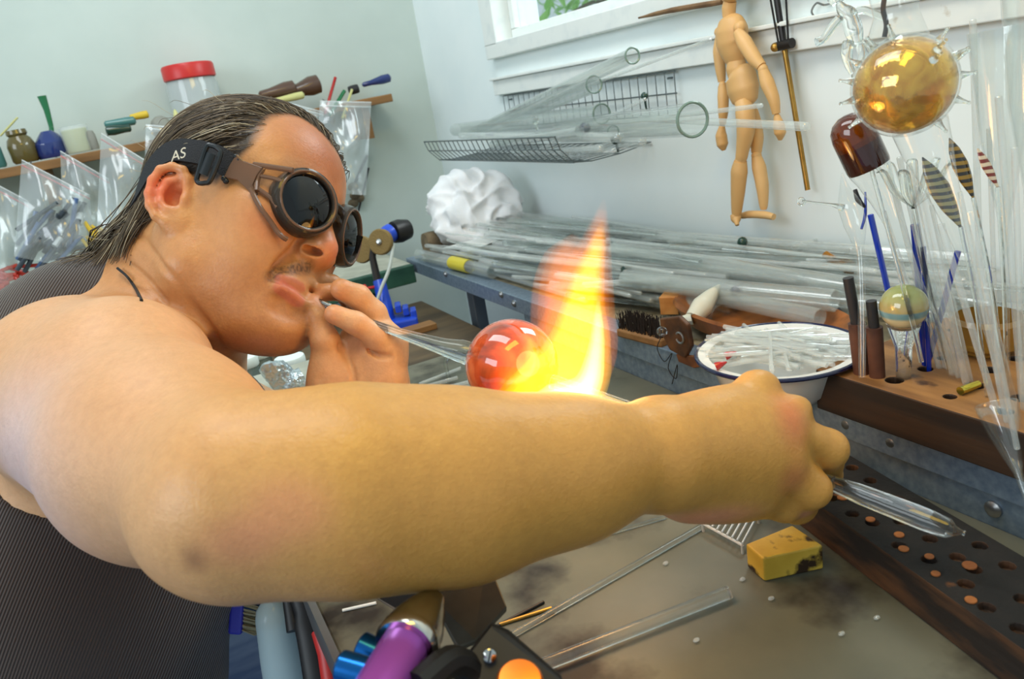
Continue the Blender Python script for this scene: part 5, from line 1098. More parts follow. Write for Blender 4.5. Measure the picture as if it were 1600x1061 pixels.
for i, (p0, p1, r_, m_, lb) in enumerate((((1290, 398), (1330, 425), 7, 'amber_chunk', 'amber glass cane end on the heap by the bird'), ((1240, 385), (1310, 365), 3, 'glass_rod', 'thin rod rising over the heap toward the bird'), ((1130, 392), (1300, 410), 8, 'glass_tube', 'pale tube lying on the heap below the wooden figure'), ((1040, 388), (1120, 380), 12, 'glass_tube', 'round mouthed short tube on top of the heap'), ((960, 392), (1330, 452), 17, 'glass_dusty', 'longest thick dusty tube lying across the whole heap'))):
    a, b_ = onz(*p0, SH+.07), onz(*p1, SH+.055); put(unit_rod('heap_tube', m_, hollow=i > 1), 'glass_tube' if i > 1 else 'glass_rod', a, b_, r_*pxm((a+b_)/2), lb, 'glass tube' if i > 1 else 'glass rod')
# yellow banded tube at the shelf's far end
plain('yellow_label', srgb(206, 190, 60), .4); a, b_ = onz(655, 398, SH+.016), onz(770, 425, SH+.016); YT = thing('yellow_tube', a, 'dusty glass tube with yellow band at the far end of the rod shelf', 'glass tube')
put(DUSTY, 'tube', a, b_, .013, parent=YT); d = b_-a; put(unit_rod('band', 'yellow_label', hollow=True), 'yellow_band', a+d*.50, a+d*.72, .0138, parent=YT)
# ------------------------------------------------------------------ corner: white cloth, paper, bark, grinder
M = mottled('white_cloth', srgb(224, 226, 228), srgb(238, 238, 238), scale=14, rough=.9, bump=.5, dist=.01)
cz = onz(752, 372, SH+.02); cdp = depth(cz); CL = thing('cloth_bundle', onz(755, 385, SH+.02), 'crumpled white cloth bundle in the corner of the rod shelf', 'cloth')
FB = Field(axis_pts([(-.16, .09, .004)]), axis_pts([(-.15, .09, .004)]), axis_pts([(-.12, .12, .005)]))
for (x, y, z, r_) in ((-.060, -.022, 0, .060), (-.03, -.040, .0, .058), (.025, -.045, .01, .045), (-.04, .02, -.01, .058), (.01, .035, -.01, .048), (.055, .030, .0, .036), (.06, -.01, .01, .034)): FB.cone(V(x, y, z), V(x+.01, y+.01, z+.03), r_, r_*.85, .03)
FB.ell(V(.045, -.012, -.070), unit(V(1, .25, .3)), unit(V(-.25, 1, 0)), unit(V(-.3, 0, 1)), (.060, .044, .038), .010, 'd')       # open hood of the bundle
for (x, y, z, r_) in ((.030, -.020, -.030, .020), (.055, .004, -.028, .020), (.020, .012, -.034, .017)): FB.cone(V(x, y, z), V(x+.018, y+.008, z+.01), r_, r_*.7, .008)
crk = random.Random(31)
for k in range(12):
    a = V(crk.uniform(-.11, -.02), crk.uniform(-.08, .05), -.055); d = unit(V(crk.uniform(.2, 1), crk.uniform(.1, 1), 0))*crk.uniform(.03, .06); FB.cone(a, a+d, .002, .004, .016, 'd')
for k in range(5):
    a = V(-.085+.03*k, .045+.004*k, -.05); FB.cone(a, a+V(.05, .03, .0), .005, .009, .014)
v_, f_ = FB.mesh(); cr_ = v_/(np.linalg.norm(v_, axis=1, keepdims=True)+1e-6); wx = 34*v_[:, 0]+26*v_[:, 1]+1.6*np.sin(38*v_[:, 1]-21*v_[:, 2])+1.2*np.sin(45*v_[:, 0]+9*v_[:, 2]); wy = -30*v_[:, 0]+48*v_[:, 1]+1.5*np.sin(40*v_[:, 0]+30*v_[:, 2])
v_ = v_+cr_*(.010*(1-np.abs(np.sin(wx)))**2+.007*(1-np.abs(np.sin(wy)))**2)[:, None]; off = V((752-800)*cdp/FPX, (333-530.5)*cdp/FPX, cdp); wv_ = CAM+(v_*1.0+off)@CM.T
mesh_obj('cloth', wv_, f_.tolist(), 'white_cloth', CL, sharp=180)
plain('paper_white', srgb(228, 230, 226), .8)
pts = [onz(x, y, SH+.03) for x, y in ((692, 388), (735, 392), (790, 372), (775, 366), (720, 380))]; mb = MB(); mb.prism(pts, V(0, 0, .001)); ob('paper_sheet', mb, 'paper_white', label='loose white paper sheet lying under the cloth bundle', cat='paper', smooth=False)
mottled('dark_bark', srgb(74, 62, 46), srgb(130, 112, 84), scale=30, rough=.8, bump=.6)
for p0, p1, r_, lb in (((640, 378), (678, 352), 16, 'rolled brown bark piece left of the white cloth'), ((806, 362), (834, 378), 9, 'dark twisted bark scrap right of the white cloth'), ((660, 395), (700, 372), 7, 'thin brown stick before the bark roll')):
    a, b_ = onz(*p0, SH+.02), onz(*p1, SH+.02); r = r_*pxm(a); a[2] = b_[2] = SH+r; a[1] = min(a[1], SY1-.02); b_[1] = min(b_[1], SY1-.02); a[0] = min(max(a[0], XF+.02), XW-.03); b_[0] = min(max(b_[0], XF+.02), XW-.03); mb = MB(); n_ = 10; P_ = [a+(b_-a)*i/n_ for i in range(n_+1)]; mb.tube(P_, [r*sh.uniform(.8, 1.1) for _ in P_], 12); ob('bark_roll', mb, 'dark_bark', label=lb, cat='bark')
# grinder: blue stand on the low table with wheel and motor
plain('grinder_blue', srgb(28, 70, 190), .35, coat=.3); plain('wheel_tan', srgb(122, 100, 56), .8, bump=.4, bscale=300); plain('hub_steel', srgb(180, 182, 180), .3, .8); plain('red_plastic', srgb(190, 40, 36), .4); plain('clear_hose', srgb(180, 186, 178), .3)
gbp = onz(632, 512, LT); gd_ = depth(gbp); G = thing('bench_grinder', gbp, 'blue bench grinder with tan wheel behind the hand', 'grinder')
def g_(px, py, dz=0): return cp(px, py, gd_+dz)
mb = MB(); mb.box(onz(618, 506, LT+.0125), unit(V(.95, -.3, 0)), unit(V(.3, .95, 0)), V(0, 0, 1), .045, .03, .012); ob('foot', mb, 'grinder_blue', G, smooth=False, bevel=.004)
mb = MB(); mb.tube([g_(606, 505), g_(600, 470), g_(592, 438)], [.024, .020, .017], 14, flat=.7); ob('column', mb, 'grinder_blue', G)
for k in range(3):
    mb = MB(); c = g_(622+12*k, 480+4*k, -.01); mb.box(c, unit(V(.95, -.3, 0)), unit(V(.3, .95, 0)), V(0, 0, 1), .006, .016, .008); ob('ridge', mb, 'grinder_blue', G, smooth=False, bevel=.002)
mb = MB(); mb.tube([g_(590, 440), g_(582, 402), g_(584, 385)], [.008, .007, .007], 10); ob('arm', mb, 'dark_steel', G)
wc = g_(595, 378, -.02); wn = unit(-FW*.8-RX*.3-UY*.1); mb = MB(); mb.lathe(wc, wn, [(0, -.006), (.024, -.006), (.026, -.004), (.026, .004), (.024, .006), (.005, .006), (0, .006)], 32); wh = ob('wheel', mb, 'wheel_tan', G); mb = MB(); mb.lathe(wc+wn*.006, wn, [(.006, 0), (.006, .003), (.003, .006), (0, .006)], 12); ob('hub', mb, 'hub_steel', wh)
wc = g_(566, 390, .02); mb = MB(); mb.lathe(wc, wn, [(0, -.006), (.026, -.006), (.028, 0), (.026, .006), (0, .006)], 28); ob('wheel', mb, 'wheel_tan', G)
mb = MB(); mb.lathe(g_(600, 370, .0), unit(g_(622, 357, .02)-g_(600, 370)), [(0, 0), (.017, 0), (.019, .01), (.019, .02), (0, .02)], 18); ob('collar', mb, 'grinder_blue', G)
mb = MB(); mb.lathe(g_(612, 364, .01), unit(g_(632, 366, .03)-g_(600, 374)), [(0, 0), (.022, .004), (.024, .02), (.020, .04), (0, .044)], 18); ob('motor', mb, 'dark_steel', G)
mb = MB(); mb.tube(spline([g_(615, 382, -.02), g_(608, 420, -.03), g_(596, 450, -.035), g_(588, 475, -.03)], 5), .0035, 8); ob('hose', mb, 'clear_hose', G)
mb = MB(); mb.tube([g_(588, 448), g_(571, 451, -.01)], [.003, .003], 8); mb.ell(g_(570, 451, -.01), V(.006, 0, 0), V(0, .006, 0), V(0, 0, .009), 10, 8); ob('red_knob', mb, 'red_plastic', G)
mb = MB(); c = onz(640, 508, LT); mb.abox(c[0]-.05, c[0]+.03, c[1]-.08, c[1]-.045, LT+.0005, LT+.012); ob('wood_offcut', mb, 'shelf_wood', label='flat wooden slat in front of the blue grinder', cat='wood slat', smooth=False, bevel=.001)
# ------------------------------------------------------------------ white capped jars and crumpled foil
plain('jar_cap', srgb(220, 230, 226), .5); thin_glass('jar_plastic', (.75, .82, .80, 1), milk=.3, milkcol=srgb(150, 165, 160))
JB = LT
for px, py, rp_, lb in ((452, 560, 24, 'nearest white capped jar beside the crumpled foil'), (446, 535, 23, 'white capped jar behind the nearest one under the chin'), (380, 560, 22, 'white capped jar half hidden by the neck'), (402, 545, 20, 'small white capped jar between the neck and the other jars')):
    zc_ = onz(px, py, JB+.075); r = rp_*pxm(zc_); J = thing('plastic_jar', V(zc_[0], zc_[1], JB), lb, 'jar'); o_ = V(zc_[0], zc_[1], JB+.0005)
    mb = MB(); mb.lathe(o_, (0, 0, 1), [(0, 0), (r*.85, 0), (r*.9, .004), (r*.9, .060), (r*.8, .064), (0, .064)], 24); ob('jar_body', mb, 'jar_plastic', J)
    mb = MB(); mb.lathe(o_, (0, 0, 1), [(r*.95, .060), (r, .062), (r, .074), (r*.95, .077), (r*.85, .0775), (0, .0775)], 28); ob('cap', mb, 'jar_cap', J)
plain('foil', srgb(196, 206, 208), .28, .75); fc = onz(452, 598, BT-.02)
rngf = np.random.default_rng(12); FO = []
for px, py, rp_, lb in ((436, 585, 26, 'crumpled silver foil ball in front of the jars'), (462, 596, 22, 'smaller crumpled foil piece by the palm')):
    bm = bmesh.new(); bmesh.ops.create_icosphere(bm, subdivisions=4, radius=1); c = cp(px, py, 1.02); r = rp_*1.02/FPX
    dirs = rngf.normal(size=(26, 3)); dirs /= np.linalg.norm(dirs, axis=1)[:, None]; amp = rngf.uniform(.65, 1.1, 26); mb = MB()
    vs = []
    for v_ in bm.verts: u_ = np.array(v_.co); s_ = np.min(amp/np.maximum(dirs@u_, .05)); vs.append(c+u_*r*min(s_, 1.25)*(1+rngf.uniform(-.05, .05)))
    mb.add(vs, [tuple(v_.index for v_ in f_.verts) for f_ in bm.faces]); bm.free(); ob('crumpled_foil', mb, 'foil', label=lb, cat='foil', smooth=False)
# foil rests on a little board bridging the bench and table
mb = MB(); fcb = cp(455, 612, 1.02); mb.abox(fcb[0]-.16, fcb[0]+.09, fcb[1]-.05, fcb[1]+.12, fcb[2]-.012, fcb[2]); ob('side_board', mb, 'grey_board', label='grey board under the crumpled foil beside the bench', cat='board', smooth=False, bevel=.002)
# loose glass on the far end of the bench, by the palm
for i, (p0, p1, r_) in enumerate((((635, 612), (715, 590), 3), ((640, 622), (735, 598), 5), ((660, 612), (740, 606), 4), ((655, 600), (720, 575), 2.5), ((690, 618), (745, 612), 5))):
    a, b_ = onz(*p0, BT+.006), onz(*p1, BT+.006); put(ROD, 'glass_rod', a, b_, r_*pxm(a), 'clear glass rod lying on the bench beyond the lifted palm', 'glass rod', 'rods on the bench behind the palm')
c = onz(702, 595, BT); mb = MB(); mb.tube(spline([c+V(0, 0, .003), c+V(.0, .0, .03), c+V(.012, -.008, .045), c+V(.02, -.012, .03)], 5), .003, 8); ob('glass_hook', mb, 'glass_clear', label='bent clear glass hook standing on the bench near the ball', cat='glass piece')
# ------------------------------------------------------------------ things on the wall shelf (back wall)
def shelf_pt(px, dy=.05):
    p = ws_top(px).copy(); p[1] += dy; return p
def on_shelf(px, dy): 
    """point on the shelf's top, seen in column px"""
    b = ws_top(px); d = ray(px, 300); c = ony(px, 265-px*.19, WSY+dy); return V(c[0], WSY+dy, b[2]+.001)
def lathe_thing(name, px, dy, prof, mat, label, cat, parts=()):
    o_ = on_shelf(px, dy); t_ = thing(name, o_, label, cat); mm = pxm(o_); mb = MB(); mb.lathe(o_, WSN, [(r*mm, h*mm) for r, h in prof], 24); ob('body', mb, mat, t_)
    for nm, pf, mt in parts: mb = MB(); mb.lathe(o_, WSN, [(r*mm, h*mm) for r, h in pf], 20); ob(nm, mb, mt, t_)
    return t_
plain('green_bottle', srgb(30, 110, 66), .12, coat=.5); plain('olive_glass', srgb(96, 84, 44), .15, coat=.4); plain('cobalt', srgb(24, 70, 150), .12, coat=.6); plain('wax_yellow', srgb(206, 208, 150), .5); plain('teal_glass', srgb(70, 120, 116), .2, coat=.3); plain('grey_stone', srgb(140, 140, 130), .7, bump=.6, bscale=90)
plain('red_lid', srgb(196, 40, 36), .35); thin_glass('jar_clear', (.93, .95, .95, 1), milk=.35, milkcol=srgb(225, 230, 228)); plain('amber_bottle', srgb(150, 118, 50), .15, coat=.4); plain('brown_bottle', srgb(88, 64, 50), .2, coat=.4); plain('dark_blue_glass', srgb(36, 52, 110), .12, coat=.6); plain('yellow_paint', srgb(214, 180, 52), .5); plain('pale_yellow', srgb(200, 196, 130), .3)
lathe_thing('glass_jar', 44, .04, [(0, 0), (16, 0), (19, 4), (20, 26), (17, 36), (13, 40), (12, 44), (0, 44)], 'olive_glass', 'brown mottled glass jar on the wall shelf', 'jar', [('lid', [(14, 42), (15, 44), (14, 50), (0, 51)], 'olive_glass')])
lathe_thing('glass_jar', -2, .03, [(0, 0), (12, 0), (14, 4), (14, 30), (10, 34), (0, 34)], 'teal_glass', 'pale green jar at the photo edge of the wall shelf', 'jar')
lathe_thing('green_bottle', 88, .05, [(0, 0), (22, 0), (25, 6), (24, 22), (14, 34), (8, 40), (0, 40)], 'dark_blue_glass', 'squat dark blue bottle with green heart on the wall shelf', 'bottle', [('green_insert', [(0, 8), (16, 9), (17, 16), (0, 26)], 'green_bottle')])
o_ = on_shelf(84, .07); mm = pxm(o_); top = ony(65, 150, WSY+.07); mb = MB(); mb.tube([ony(80, 198, WSY+.07), ony(73, 172, WSY+.07), top], [3.5*mm, 4.5*mm, 6.5*mm], 12); ob('green_flute', mb, 'green_bottle', label='green flared glass stem standing up behind the blue bottle', cat='glass stem'); 
mb = MB(); mb.tube([ony(80, 198, WSY+.07), on_shelf(86, .07)], [3.5*mm, 4*mm], 10)
ob('flute_foot', mb, 'green_bottle', bpy.data.objects['green_flute'])
lathe_thing('wax_candle', 128, .03, [(0, 0), (17, 0), (18, 3), (18, 34), (16, 35), (0, 33)], 'wax_yellow', 'pale yellow candle in a glass tumbler on the wall shelf', 'candle', [('tumbler', [(19, 0), (20, 2), (20, 40), (19, 40)], 'jar_clear')])
lathe_thing('grey_pot', 150, .02, [(0, 0), (6, 0), (7, 4), (7, 22), (5, 28), (0, 29)], 'grey_stone', 'small grey stone pot right of the candle', 'pot')
for p0, p1, r0, r1, dy, m_, lb in (((163, 195), (212, 188), 6, 7, .04, 'teal_glass', 'teal glass pipe lying on the wall shelf'), ((165, 205), (205, 200), 8, 6, .02, 'dark_green_glass', 'dark green glass piece under the teal pipe'), ((203, 184), (232, 178), 5, 6, .06, 'yellow_paint', 'yellow painted handle lying above the teal pipe'), ((0, 213), (28, 183), 1.6, 1.6, .08, 'pale_yellow', 'thin yellowish rod leaning at the photo edge'), ((405, 150), (462, 136), 8, 12, .04, 'brown_bottle', 'brown bottle lying on its side behind the head'), ((448, 146), (500, 130), 9, 15, .07, 'brown_bottle', 'larger brown bottle lying farther along the shelf'), ((430, 158), (475, 148), 5, 6, .02, 'pale_yellow', 'pale glass tube lying before the brown bottles'), ((566, 133), (610, 121), 4, 7, .06, 'dark_blue_glass', 'blue-black glass feather at the shelf end'), ((545, 142), (560, 138), 7, 7, .05, 'graphite', 'dark knob beside the blue glass feather')):
    a, b_ = ony(*p0, WSY+dy), ony(*p1, WSY+dy); mm = pxm(a); P_ = [a+(b_-a)*t for t in (0, .05, .3, .7, .95, 1)]; mb = MB(); mb.tube(P_, [mm*w for w in (r0*.5, r0*.9, r0, r1, r1*.95, r1*.5)], 14); ob('shelf_glass', mb, m_, label=lb, cat='glass piece').name = {'yellow_paint': 'yellow_tool', 'graphite': 'dark_knob', 'brown_bottle': 'lying_bottle'}.get(m_, 'glass_piece')
lathe_thing('pine_cone', 258, .04, [(0, 0), (12, 0), (18, 8), (17, 18), (11, 26), (5, 30), (0, 31)], 'grey_stone', 'grey bristly lump like a pine cone left of the big jar', 'ornament')
lathe_thing('figurine', 285, .02, [(0, 0), (10, 0), (13, 6), (9, 16), (5, 24), (2, 34), (0, 36)], 'pale_yellow', 'tiny pale green glass ornament before the red lidded jar', 'ornament')
# red lidded jar
RJ0 = ony(302, 178, WSY+.07); mm = pxm(RJ0); ja = WSN; RJ = thing('red_lid_jar', on_shelf(305, .07), 'large clear plastic jar with a bright red screw lid', 'jar')
jt = ony(296, 118, WSY+.07); jb = V(jt[0], jt[1], on_shelf(315, .07)[2]); ax = V(0, 0, 1); H_ = np.linalg.norm(jt-jb); R_ = 38*mm
mb = MB(); mb.lathe(jb, ax, [(0, 0), (R_*.95, 0), (R_, .004), (R_, H_*.82), (R_*.92, H_*.93), (R_*.92, H_), (R_*.89, H_), (R_*.89, H_*.9), (R_*.96, H_*.8), (R_*.96, .006), (0, .006)], 32); ob('jar_body', mb, 'jar_clear', RJ)
mb = MB(); mb.lathe(jb, ax, [(R_*.97, H_*.93), (R_*1.02, H_*.95), (R_*1.02, H_*1.16), (R_*.97, H_*1.2), (R_*.88, H_*1.21), (R_*.84, H_*1.19), (0, H_*1.19)], 36); ob('lid', mb, 'red_lid', RJ)
lathe_thing('blue_bottle', 364, .05, [(0, 0), (13, 0), (15, 4), (14, 20), (8, 26), (5, 28), (5, 34), (0, 34)], 'cobalt', 'cobalt blue glass bottle behind the crown of the head', 'bottle', [('stopper', [(4, 33), (6, 36), (0, 40)], 'cobalt')])
lathe_thing('green_bead_bottle', 338, .04, [(0, 0), (5, 0), (6, 4), (4, 14), (2, 22), (0, 22)], 'green_bottle', 'tiny green bottle beside the cobalt bottle', 'bottle')
lathe_thing('amber_bottle', 418, .04, [(0, 0), (14, 0), (16, 3), (16, 14), (14, 18), (0, 19)], 'amber_bottle', 'square amber bottle with a pale stopper on the shelf', 'bottle', [('stopper', [(0, 18), (9, 18), (10, 27), (0, 28)], 'pale_yellow')])
for a, b_, r_, m_, lb in (((524, 121), (508, 178), 2.4, 'red_glass', 'thin red glass stick leaning behind the forehead'), ((538, 142), (515, 180), 3, 'green_bottle', 'thin green glass stick leaning behind the forehead'), ((550, 140), (535, 185), 2, 'pale_yellow', 'pale thin stick next to the green stick')):
    mb = MB(); p0, p1 = ony(*a, WSY+.02), ony(*b_, WSY-.012); mb.tube([p1, p0], r_*pxm(p0), 8); ob('glass_stick', mb, m_, label=lb, cat='glass stick')
# ------------------------------------------------------------------ clear zip bags hanging under the shelf
thin_glass('bag_film', (.93, .95, .95, 1), ior=1.9, rough=.14, milk=.16, milkcol=(.85, .9, .9, 1)); plain('zip_red', srgb(214, 120, 120), .5); plain('zip_clear', srgb(222, 226, 226), .4)
brn = random.Random(21)
def bag(name_lbl, pts_top, pts_bot, dy, zipc='zip_red', seed=0):
    """pts_top / pts_bot: photo corners (left, right) of the bag's mouth and of its foot"""
    tl, tr_ = (ony(*p, WSY-dy) for p in pts_top); bl_, br_ = (ony(*p, WSY-dy-.02) for p in pts_bot); nu, nv = 16, 18; rr = np.random.default_rng(seed)
    ph = rr.uniform(0, 6.28, 8); t_ = thing('plastic_bag', (bl_+br_)/2, name_lbl, 'plastic bag'); mb = MB()
    for side in (-1, 1):
        vs = []
        for j in range(nv+1):
            v_ = j/nv
            for i in range(nu+1):
                u_ = i/nu; p = (tl*(1-u_)+tr_*u_)*(1-v_)+(bl_*(1-u_)+br_*u_)*v_; bul = .028*math.sin(math.pi*u_)*math.sin(math.pi*min(1, v_*.9+.02))**.7
                wr = .006*math.sin(9*u_+3*v_+ph[0])+.005*math.sin(15*u_-7*v_+ph[1])+.004*math.sin(5*u_+13*v_+ph[2]); edge = min(1, 6*u_, 6*(1-u_), 8*v_, 8*(1-v_))
                vs.append(p+V(0, side*(bul+.0015), 0)+V(0, 1, .2)*wr*edge)
        fs = [(j*(nu+1)+i, j*(nu+1)+i+1, (j+1)*(nu+1)+i+1, (j+1)*(nu+1)+i) for j in range(nv) for i in range(nu)]; mb.add(vs, fs)
    ob('film', mb, 'bag_film', t_, sharp=180); mb = MB(); mb.tube([tl+(bl_-tl)*.05, tr_+(br_-tr_)*.05], .0016, 6); ob('zip_strip', mb, zipc, t_); mb = MB(); mb.tube([tl, tr_], .0012, 6); ob('mouth_edge', mb, 'zip_clear', t_)
    mb = MB(); c = tl+(tr_-tl)*.12; mb.tube([c+V(0, .0, .0), V(c[0], WSY+.002, c[2]+.006)], .0012, 6); ob('pin', mb, 'bolt_steel', t_); return t_
bag('leftmost clear bag at the photo edge holding red glass', ((-55, 262), (45, 315)), ((-60, 430), (40, 470)), .02, seed=1)
bag('clear bag of dark glass canes hanging below the wall shelf', ((34, 250), (140, 305)), ((22, 400), (150, 425)), .045, seed=2)
bag('clear empty bag with red zip behind the cane bag', ((94, 236), (170, 280)), ((100, 380), (190, 400)), .02, seed=3)
bag('clear bag hanging just behind the ear and strap', ((158, 208), (245, 262)), ((150, 390), (235, 410)), .05, seed=4)
bag('clear bag behind the crown of the head', ((228, 195), (330, 205)), ((225, 300), (330, 330)), .02, 'zip_clear', seed=5)
bag('clear crinkled bag hanging right of the forehead', ((500, 158), (580, 160)), ((490, 300), (572, 305)), .03, 'zip_clear', seed=6)
bag('clear folded bag behind the hair top', ((415, 152), (505, 175)), ((420, 260), (510, 270)), .015, 'zip_clear', seed=7)
# canes inside the dark bag, red canes, yellow tangle
plain('cane_dark', srgb(44, 54, 64), .3, coat=.3); plain('cane_blue', srgb(80, 106, 150), .3, coat=.3); plain('cane_white', srgb(216, 220, 220), .4); plain('cane_red', srgb(196, 52, 34), .3, coat=.4); plain('cane_yellow', srgb(206, 172, 40), .5)
cane_me = {k: unit_rod('glass_cane', k) for k in ('cane_dark', 'cane_blue', 'cane_white', 'cane_red', 'cane_yellow')}
for k in range(34):
    x, y = brn.uniform(42, 128), brn.uniform(335, 405); a = brn.gauss(-1.0, .25); L_ = brn.uniform(18, 42); m_ = brn.choices(('cane_dark', 'cane_blue', 'cane_white'), (10, 2, 1))[0]
    if m_ == 'cane_white': L_ = 8
    p0, p1 = ony(x-math.cos(a)*L_, y-math.sin(a)*L_, WSY-.055+brn.uniform(-.02, .02)), ony(x+math.cos(a)*L_, y+math.sin(a)*L_, WSY-.055+brn.uniform(-.02, .02)); put(cane_me[m_], 'glass_cane', p0, p1, (3.5 if m_ != 'cane_white' else 6)*pxm(p0), {'cane_dark': 'dark slate glass cane inside the clear hanging bag', 'cane_blue': 'dusty blue glass cane inside the clear hanging bag', 'cane_white': 'white capped cane end inside the clear hanging bag'}[m_], 'glass cane', 'canes in the hanging bag')
for k in range(16):
    x, y = brn.uniform(-10, 45), brn.uniform(420, 452); p0, p1 = ony(x-18, y+brn.uniform(-10, 10), WSY-.035), ony(x+16, y+brn.uniform(-12, 8), WSY-.045); put(cane_me['cane_red'], 'glass_cane', p0, p1, 3*pxm(p0), 'red glass cane in the leftmost bag above the shoulder', 'glass cane', 'red canes in the leftmost bag')
for k in range(14):
    x, y = brn.uniform(135, 165), brn.uniform(355, 415); p0, p1 = ony(x-8, y-brn.uniform(4, 14), WSY-.06), ony(x+8, y+brn.uniform(4, 14), WSY-.07); put(cane_me['cane_yellow'], 'glass_cane', p0, p1, 2.5*pxm(p0), 'yellow glass cane behind the tied hair tail', 'glass cane', 'yellow canes behind the hair')
# dark tool hanging on the back wall
TL = thing('wall_tool', ony(560, 330, YB-.01), 'rusty dark metal tongs hanging on the back wall by the forehead', 'tongs')
mb = MB(); mb.tube(spline([ony(574, 243, YB-.01), ony(565, 262, YB-.012), ony(553, 290, YB-.012)], 4), .004, 8); ob('handle', mb, 'dark_steel', TL)
mb = MB(); mb.tube(spline([ony(576, 262, YB-.01), ony(570, 290, YB-.012), ony(560, 330, YB-.012)], 4), .003, 8); ob('handle', mb, 'dark_steel', TL)
for x, y, r_ in ((552, 292, 9), (556, 305, 10), (552, 318, 9), (562, 310, 8)): c = ony(x, y, YB-.018); r = r_*pxm(c); mb = MB(); mb.ell(c, V(r, 0, 0), V(0, r*.5, 0), V(0, 0, r*.8), 10, 7); ob('jaw', mb, 'dark_bark', TL)
# ------------------------------------------------------------------ on the bench
mottled('charred_top', srgb(8, 7, 7), srgb(26, 21, 18), scale=30, detail=8, rough=.9, bump=.7, dist=.006, c3=srgb(96, 56, 22), scale3=42, lo3=.68, hi3=.74)
mottled('charred_side', srgb(34, 24, 18), srgb(92, 58, 32), scale=9, detail=8, rough=.7, bump=.5, stretch=(8, .8, 8), lo=.45, hi=.7)
ca, cb = onz(1228, 806, BT), onz(1560, 1064, BT); cdir = unit(cb-ca); cw = np.cross(V(0, 0, 1), cdir); cw = cw if cw[0] > 0 else -cw
CBH = .034; cl_ = 1.0
holes = []; hr = random.Random(6); L_ = np.linalg.norm(cb-ca)*1.35
def charred():
    mb = MB(); c = ca+cdir*(L_/2-.03)+cw*.037+V(0, 0, CBH/2+.0005); mb.box(c, cdir, cw, V(0, 0, 1), L_/2, .036, CBH/2); o = ob('charred_block', mb, ['charred_side', 'charred_top'], label='long scorched black block with drilled holes on the bench', cat='wooden block', smooth=False)
    cut = MB()
    for k in range(33):
        u_, w_ = (k//3-5)*L_*.088+hr.uniform(-.006, .006), (k % 3-1)*.021+hr.uniform(-.004, .004); cut.lathe(c+cdir*u_+cw*w_+V(0, 0, CBH/2-.006), (0, 0, 1), [(0, 0), (.005, 0), (.006, .02), (0, .02)], 10)
    k_ = ob('cutter', cut, 'charred_side', smooth=False); m_ = o.modifiers.new('drill', 'BOOLEAN'); m_.object = k_; m_.operation = 'DIFFERENCE'; m_.solver = 'EXACT'
    bpy.context.view_layer.update(); me = bpy.data.meshes.new_from_object(o.evaluated_get(bpy.context.evaluated_depsgraph_get())); o.modifiers.clear(); o.data = me; bpy.data.objects.remove(k_)
    for p in me.polygons: p.material_index = 1 if p.normal.z > .9 and p.center.z > CBH*.9 else 0
    b_ = o.modifiers.new('bevel', 'BEVEL'); b_.width = .002; b_.segments = 2; b_.limit_method = 'ANGLE'; b_.angle_limit = math.radians(50); return c
cc_ = charred()
mottled('cork_tan', srgb(120, 66, 24), srgb(160, 96, 40), scale=60, rough=.7, bump=.3)
for px, py in ((1316, 778), (1360, 812), (1405, 836), (1412, 858), (1452, 870), (1515, 884), (1462, 897), (1517, 938)):
    c = onz(px, py, BT+CBH+.0010); r = hr.uniform(.003, .0048); mb = MB(); mb.lathe(c, (0, 0, 1), [(0, 0), (r, 0), (r*.95, .0008), (0, .0012)], 12); ob('worn_spot', mb, 'cork_tan', bpy.data.objects['charred_block'])
# yellow block
mottled('yellow_wood', srgb(190, 150, 44), srgb(220, 184, 74), scale=18, detail=6, rough=.55, bump=.3, c3=srgb(50, 32, 16), scale3=44, lo3=.54, hi3=.62)
a, b_, c_, d_ = (onz(x, y, BT+.024) for x, y in ((1166, 846), (1188, 872), (1284, 858), (1238, 820)))
a, b_, c_, d_ = onz(1165, 850, BT+.022), onz(1192, 872, BT+.022), onz(1286, 852, BT+.022), onz(1238, 820, BT+.022)
mb = MB(); mb.prism([p-V(0, 0, .0215) for p in (a, b_, c_, d_)], V(0, 0, .0215)); ob('yellow_block', mb, 'yellow_wood', label='small scorched yellow wooden block on the bench', cat='wooden block', smooth=False, bevel=.0015)
# little wire trivet under the fist
WT = thing('wire_trivet', onz(1150, 830, BT), 'small wire grid rest lying on the bench below the fist', 'wire grid')
e0, e1 = onz(1098, 818, BT+.008), onz(1160, 852, BT+.008); f1 = onz(1185, 805, BT+.008); f0 = e0+(f1-e1)
for s_ in (0, 1):
    mb = MB(); mb.tube([e0+(f0-e0)*s_, e1+(f1-e1)*s_], .0013, 6); ob('side_wire', mb, 'wire_white', WT)
for k in range(9):
    mb = MB(); mb.tube([e0+(e1-e0)*k/8+V(0, 0, .0018), f0+(f1-f0)*k/8+V(0, 0, .0018)], .0010, 6); ob('cross_wire', mb, 'wire_white', WT)
for p in (e0, e1, f0, f1):
    mb = MB(); mb.tube([p, V(p[0], p[1], BT)], .0014, 6); ob('foot', mb, 'wire_white', WT)
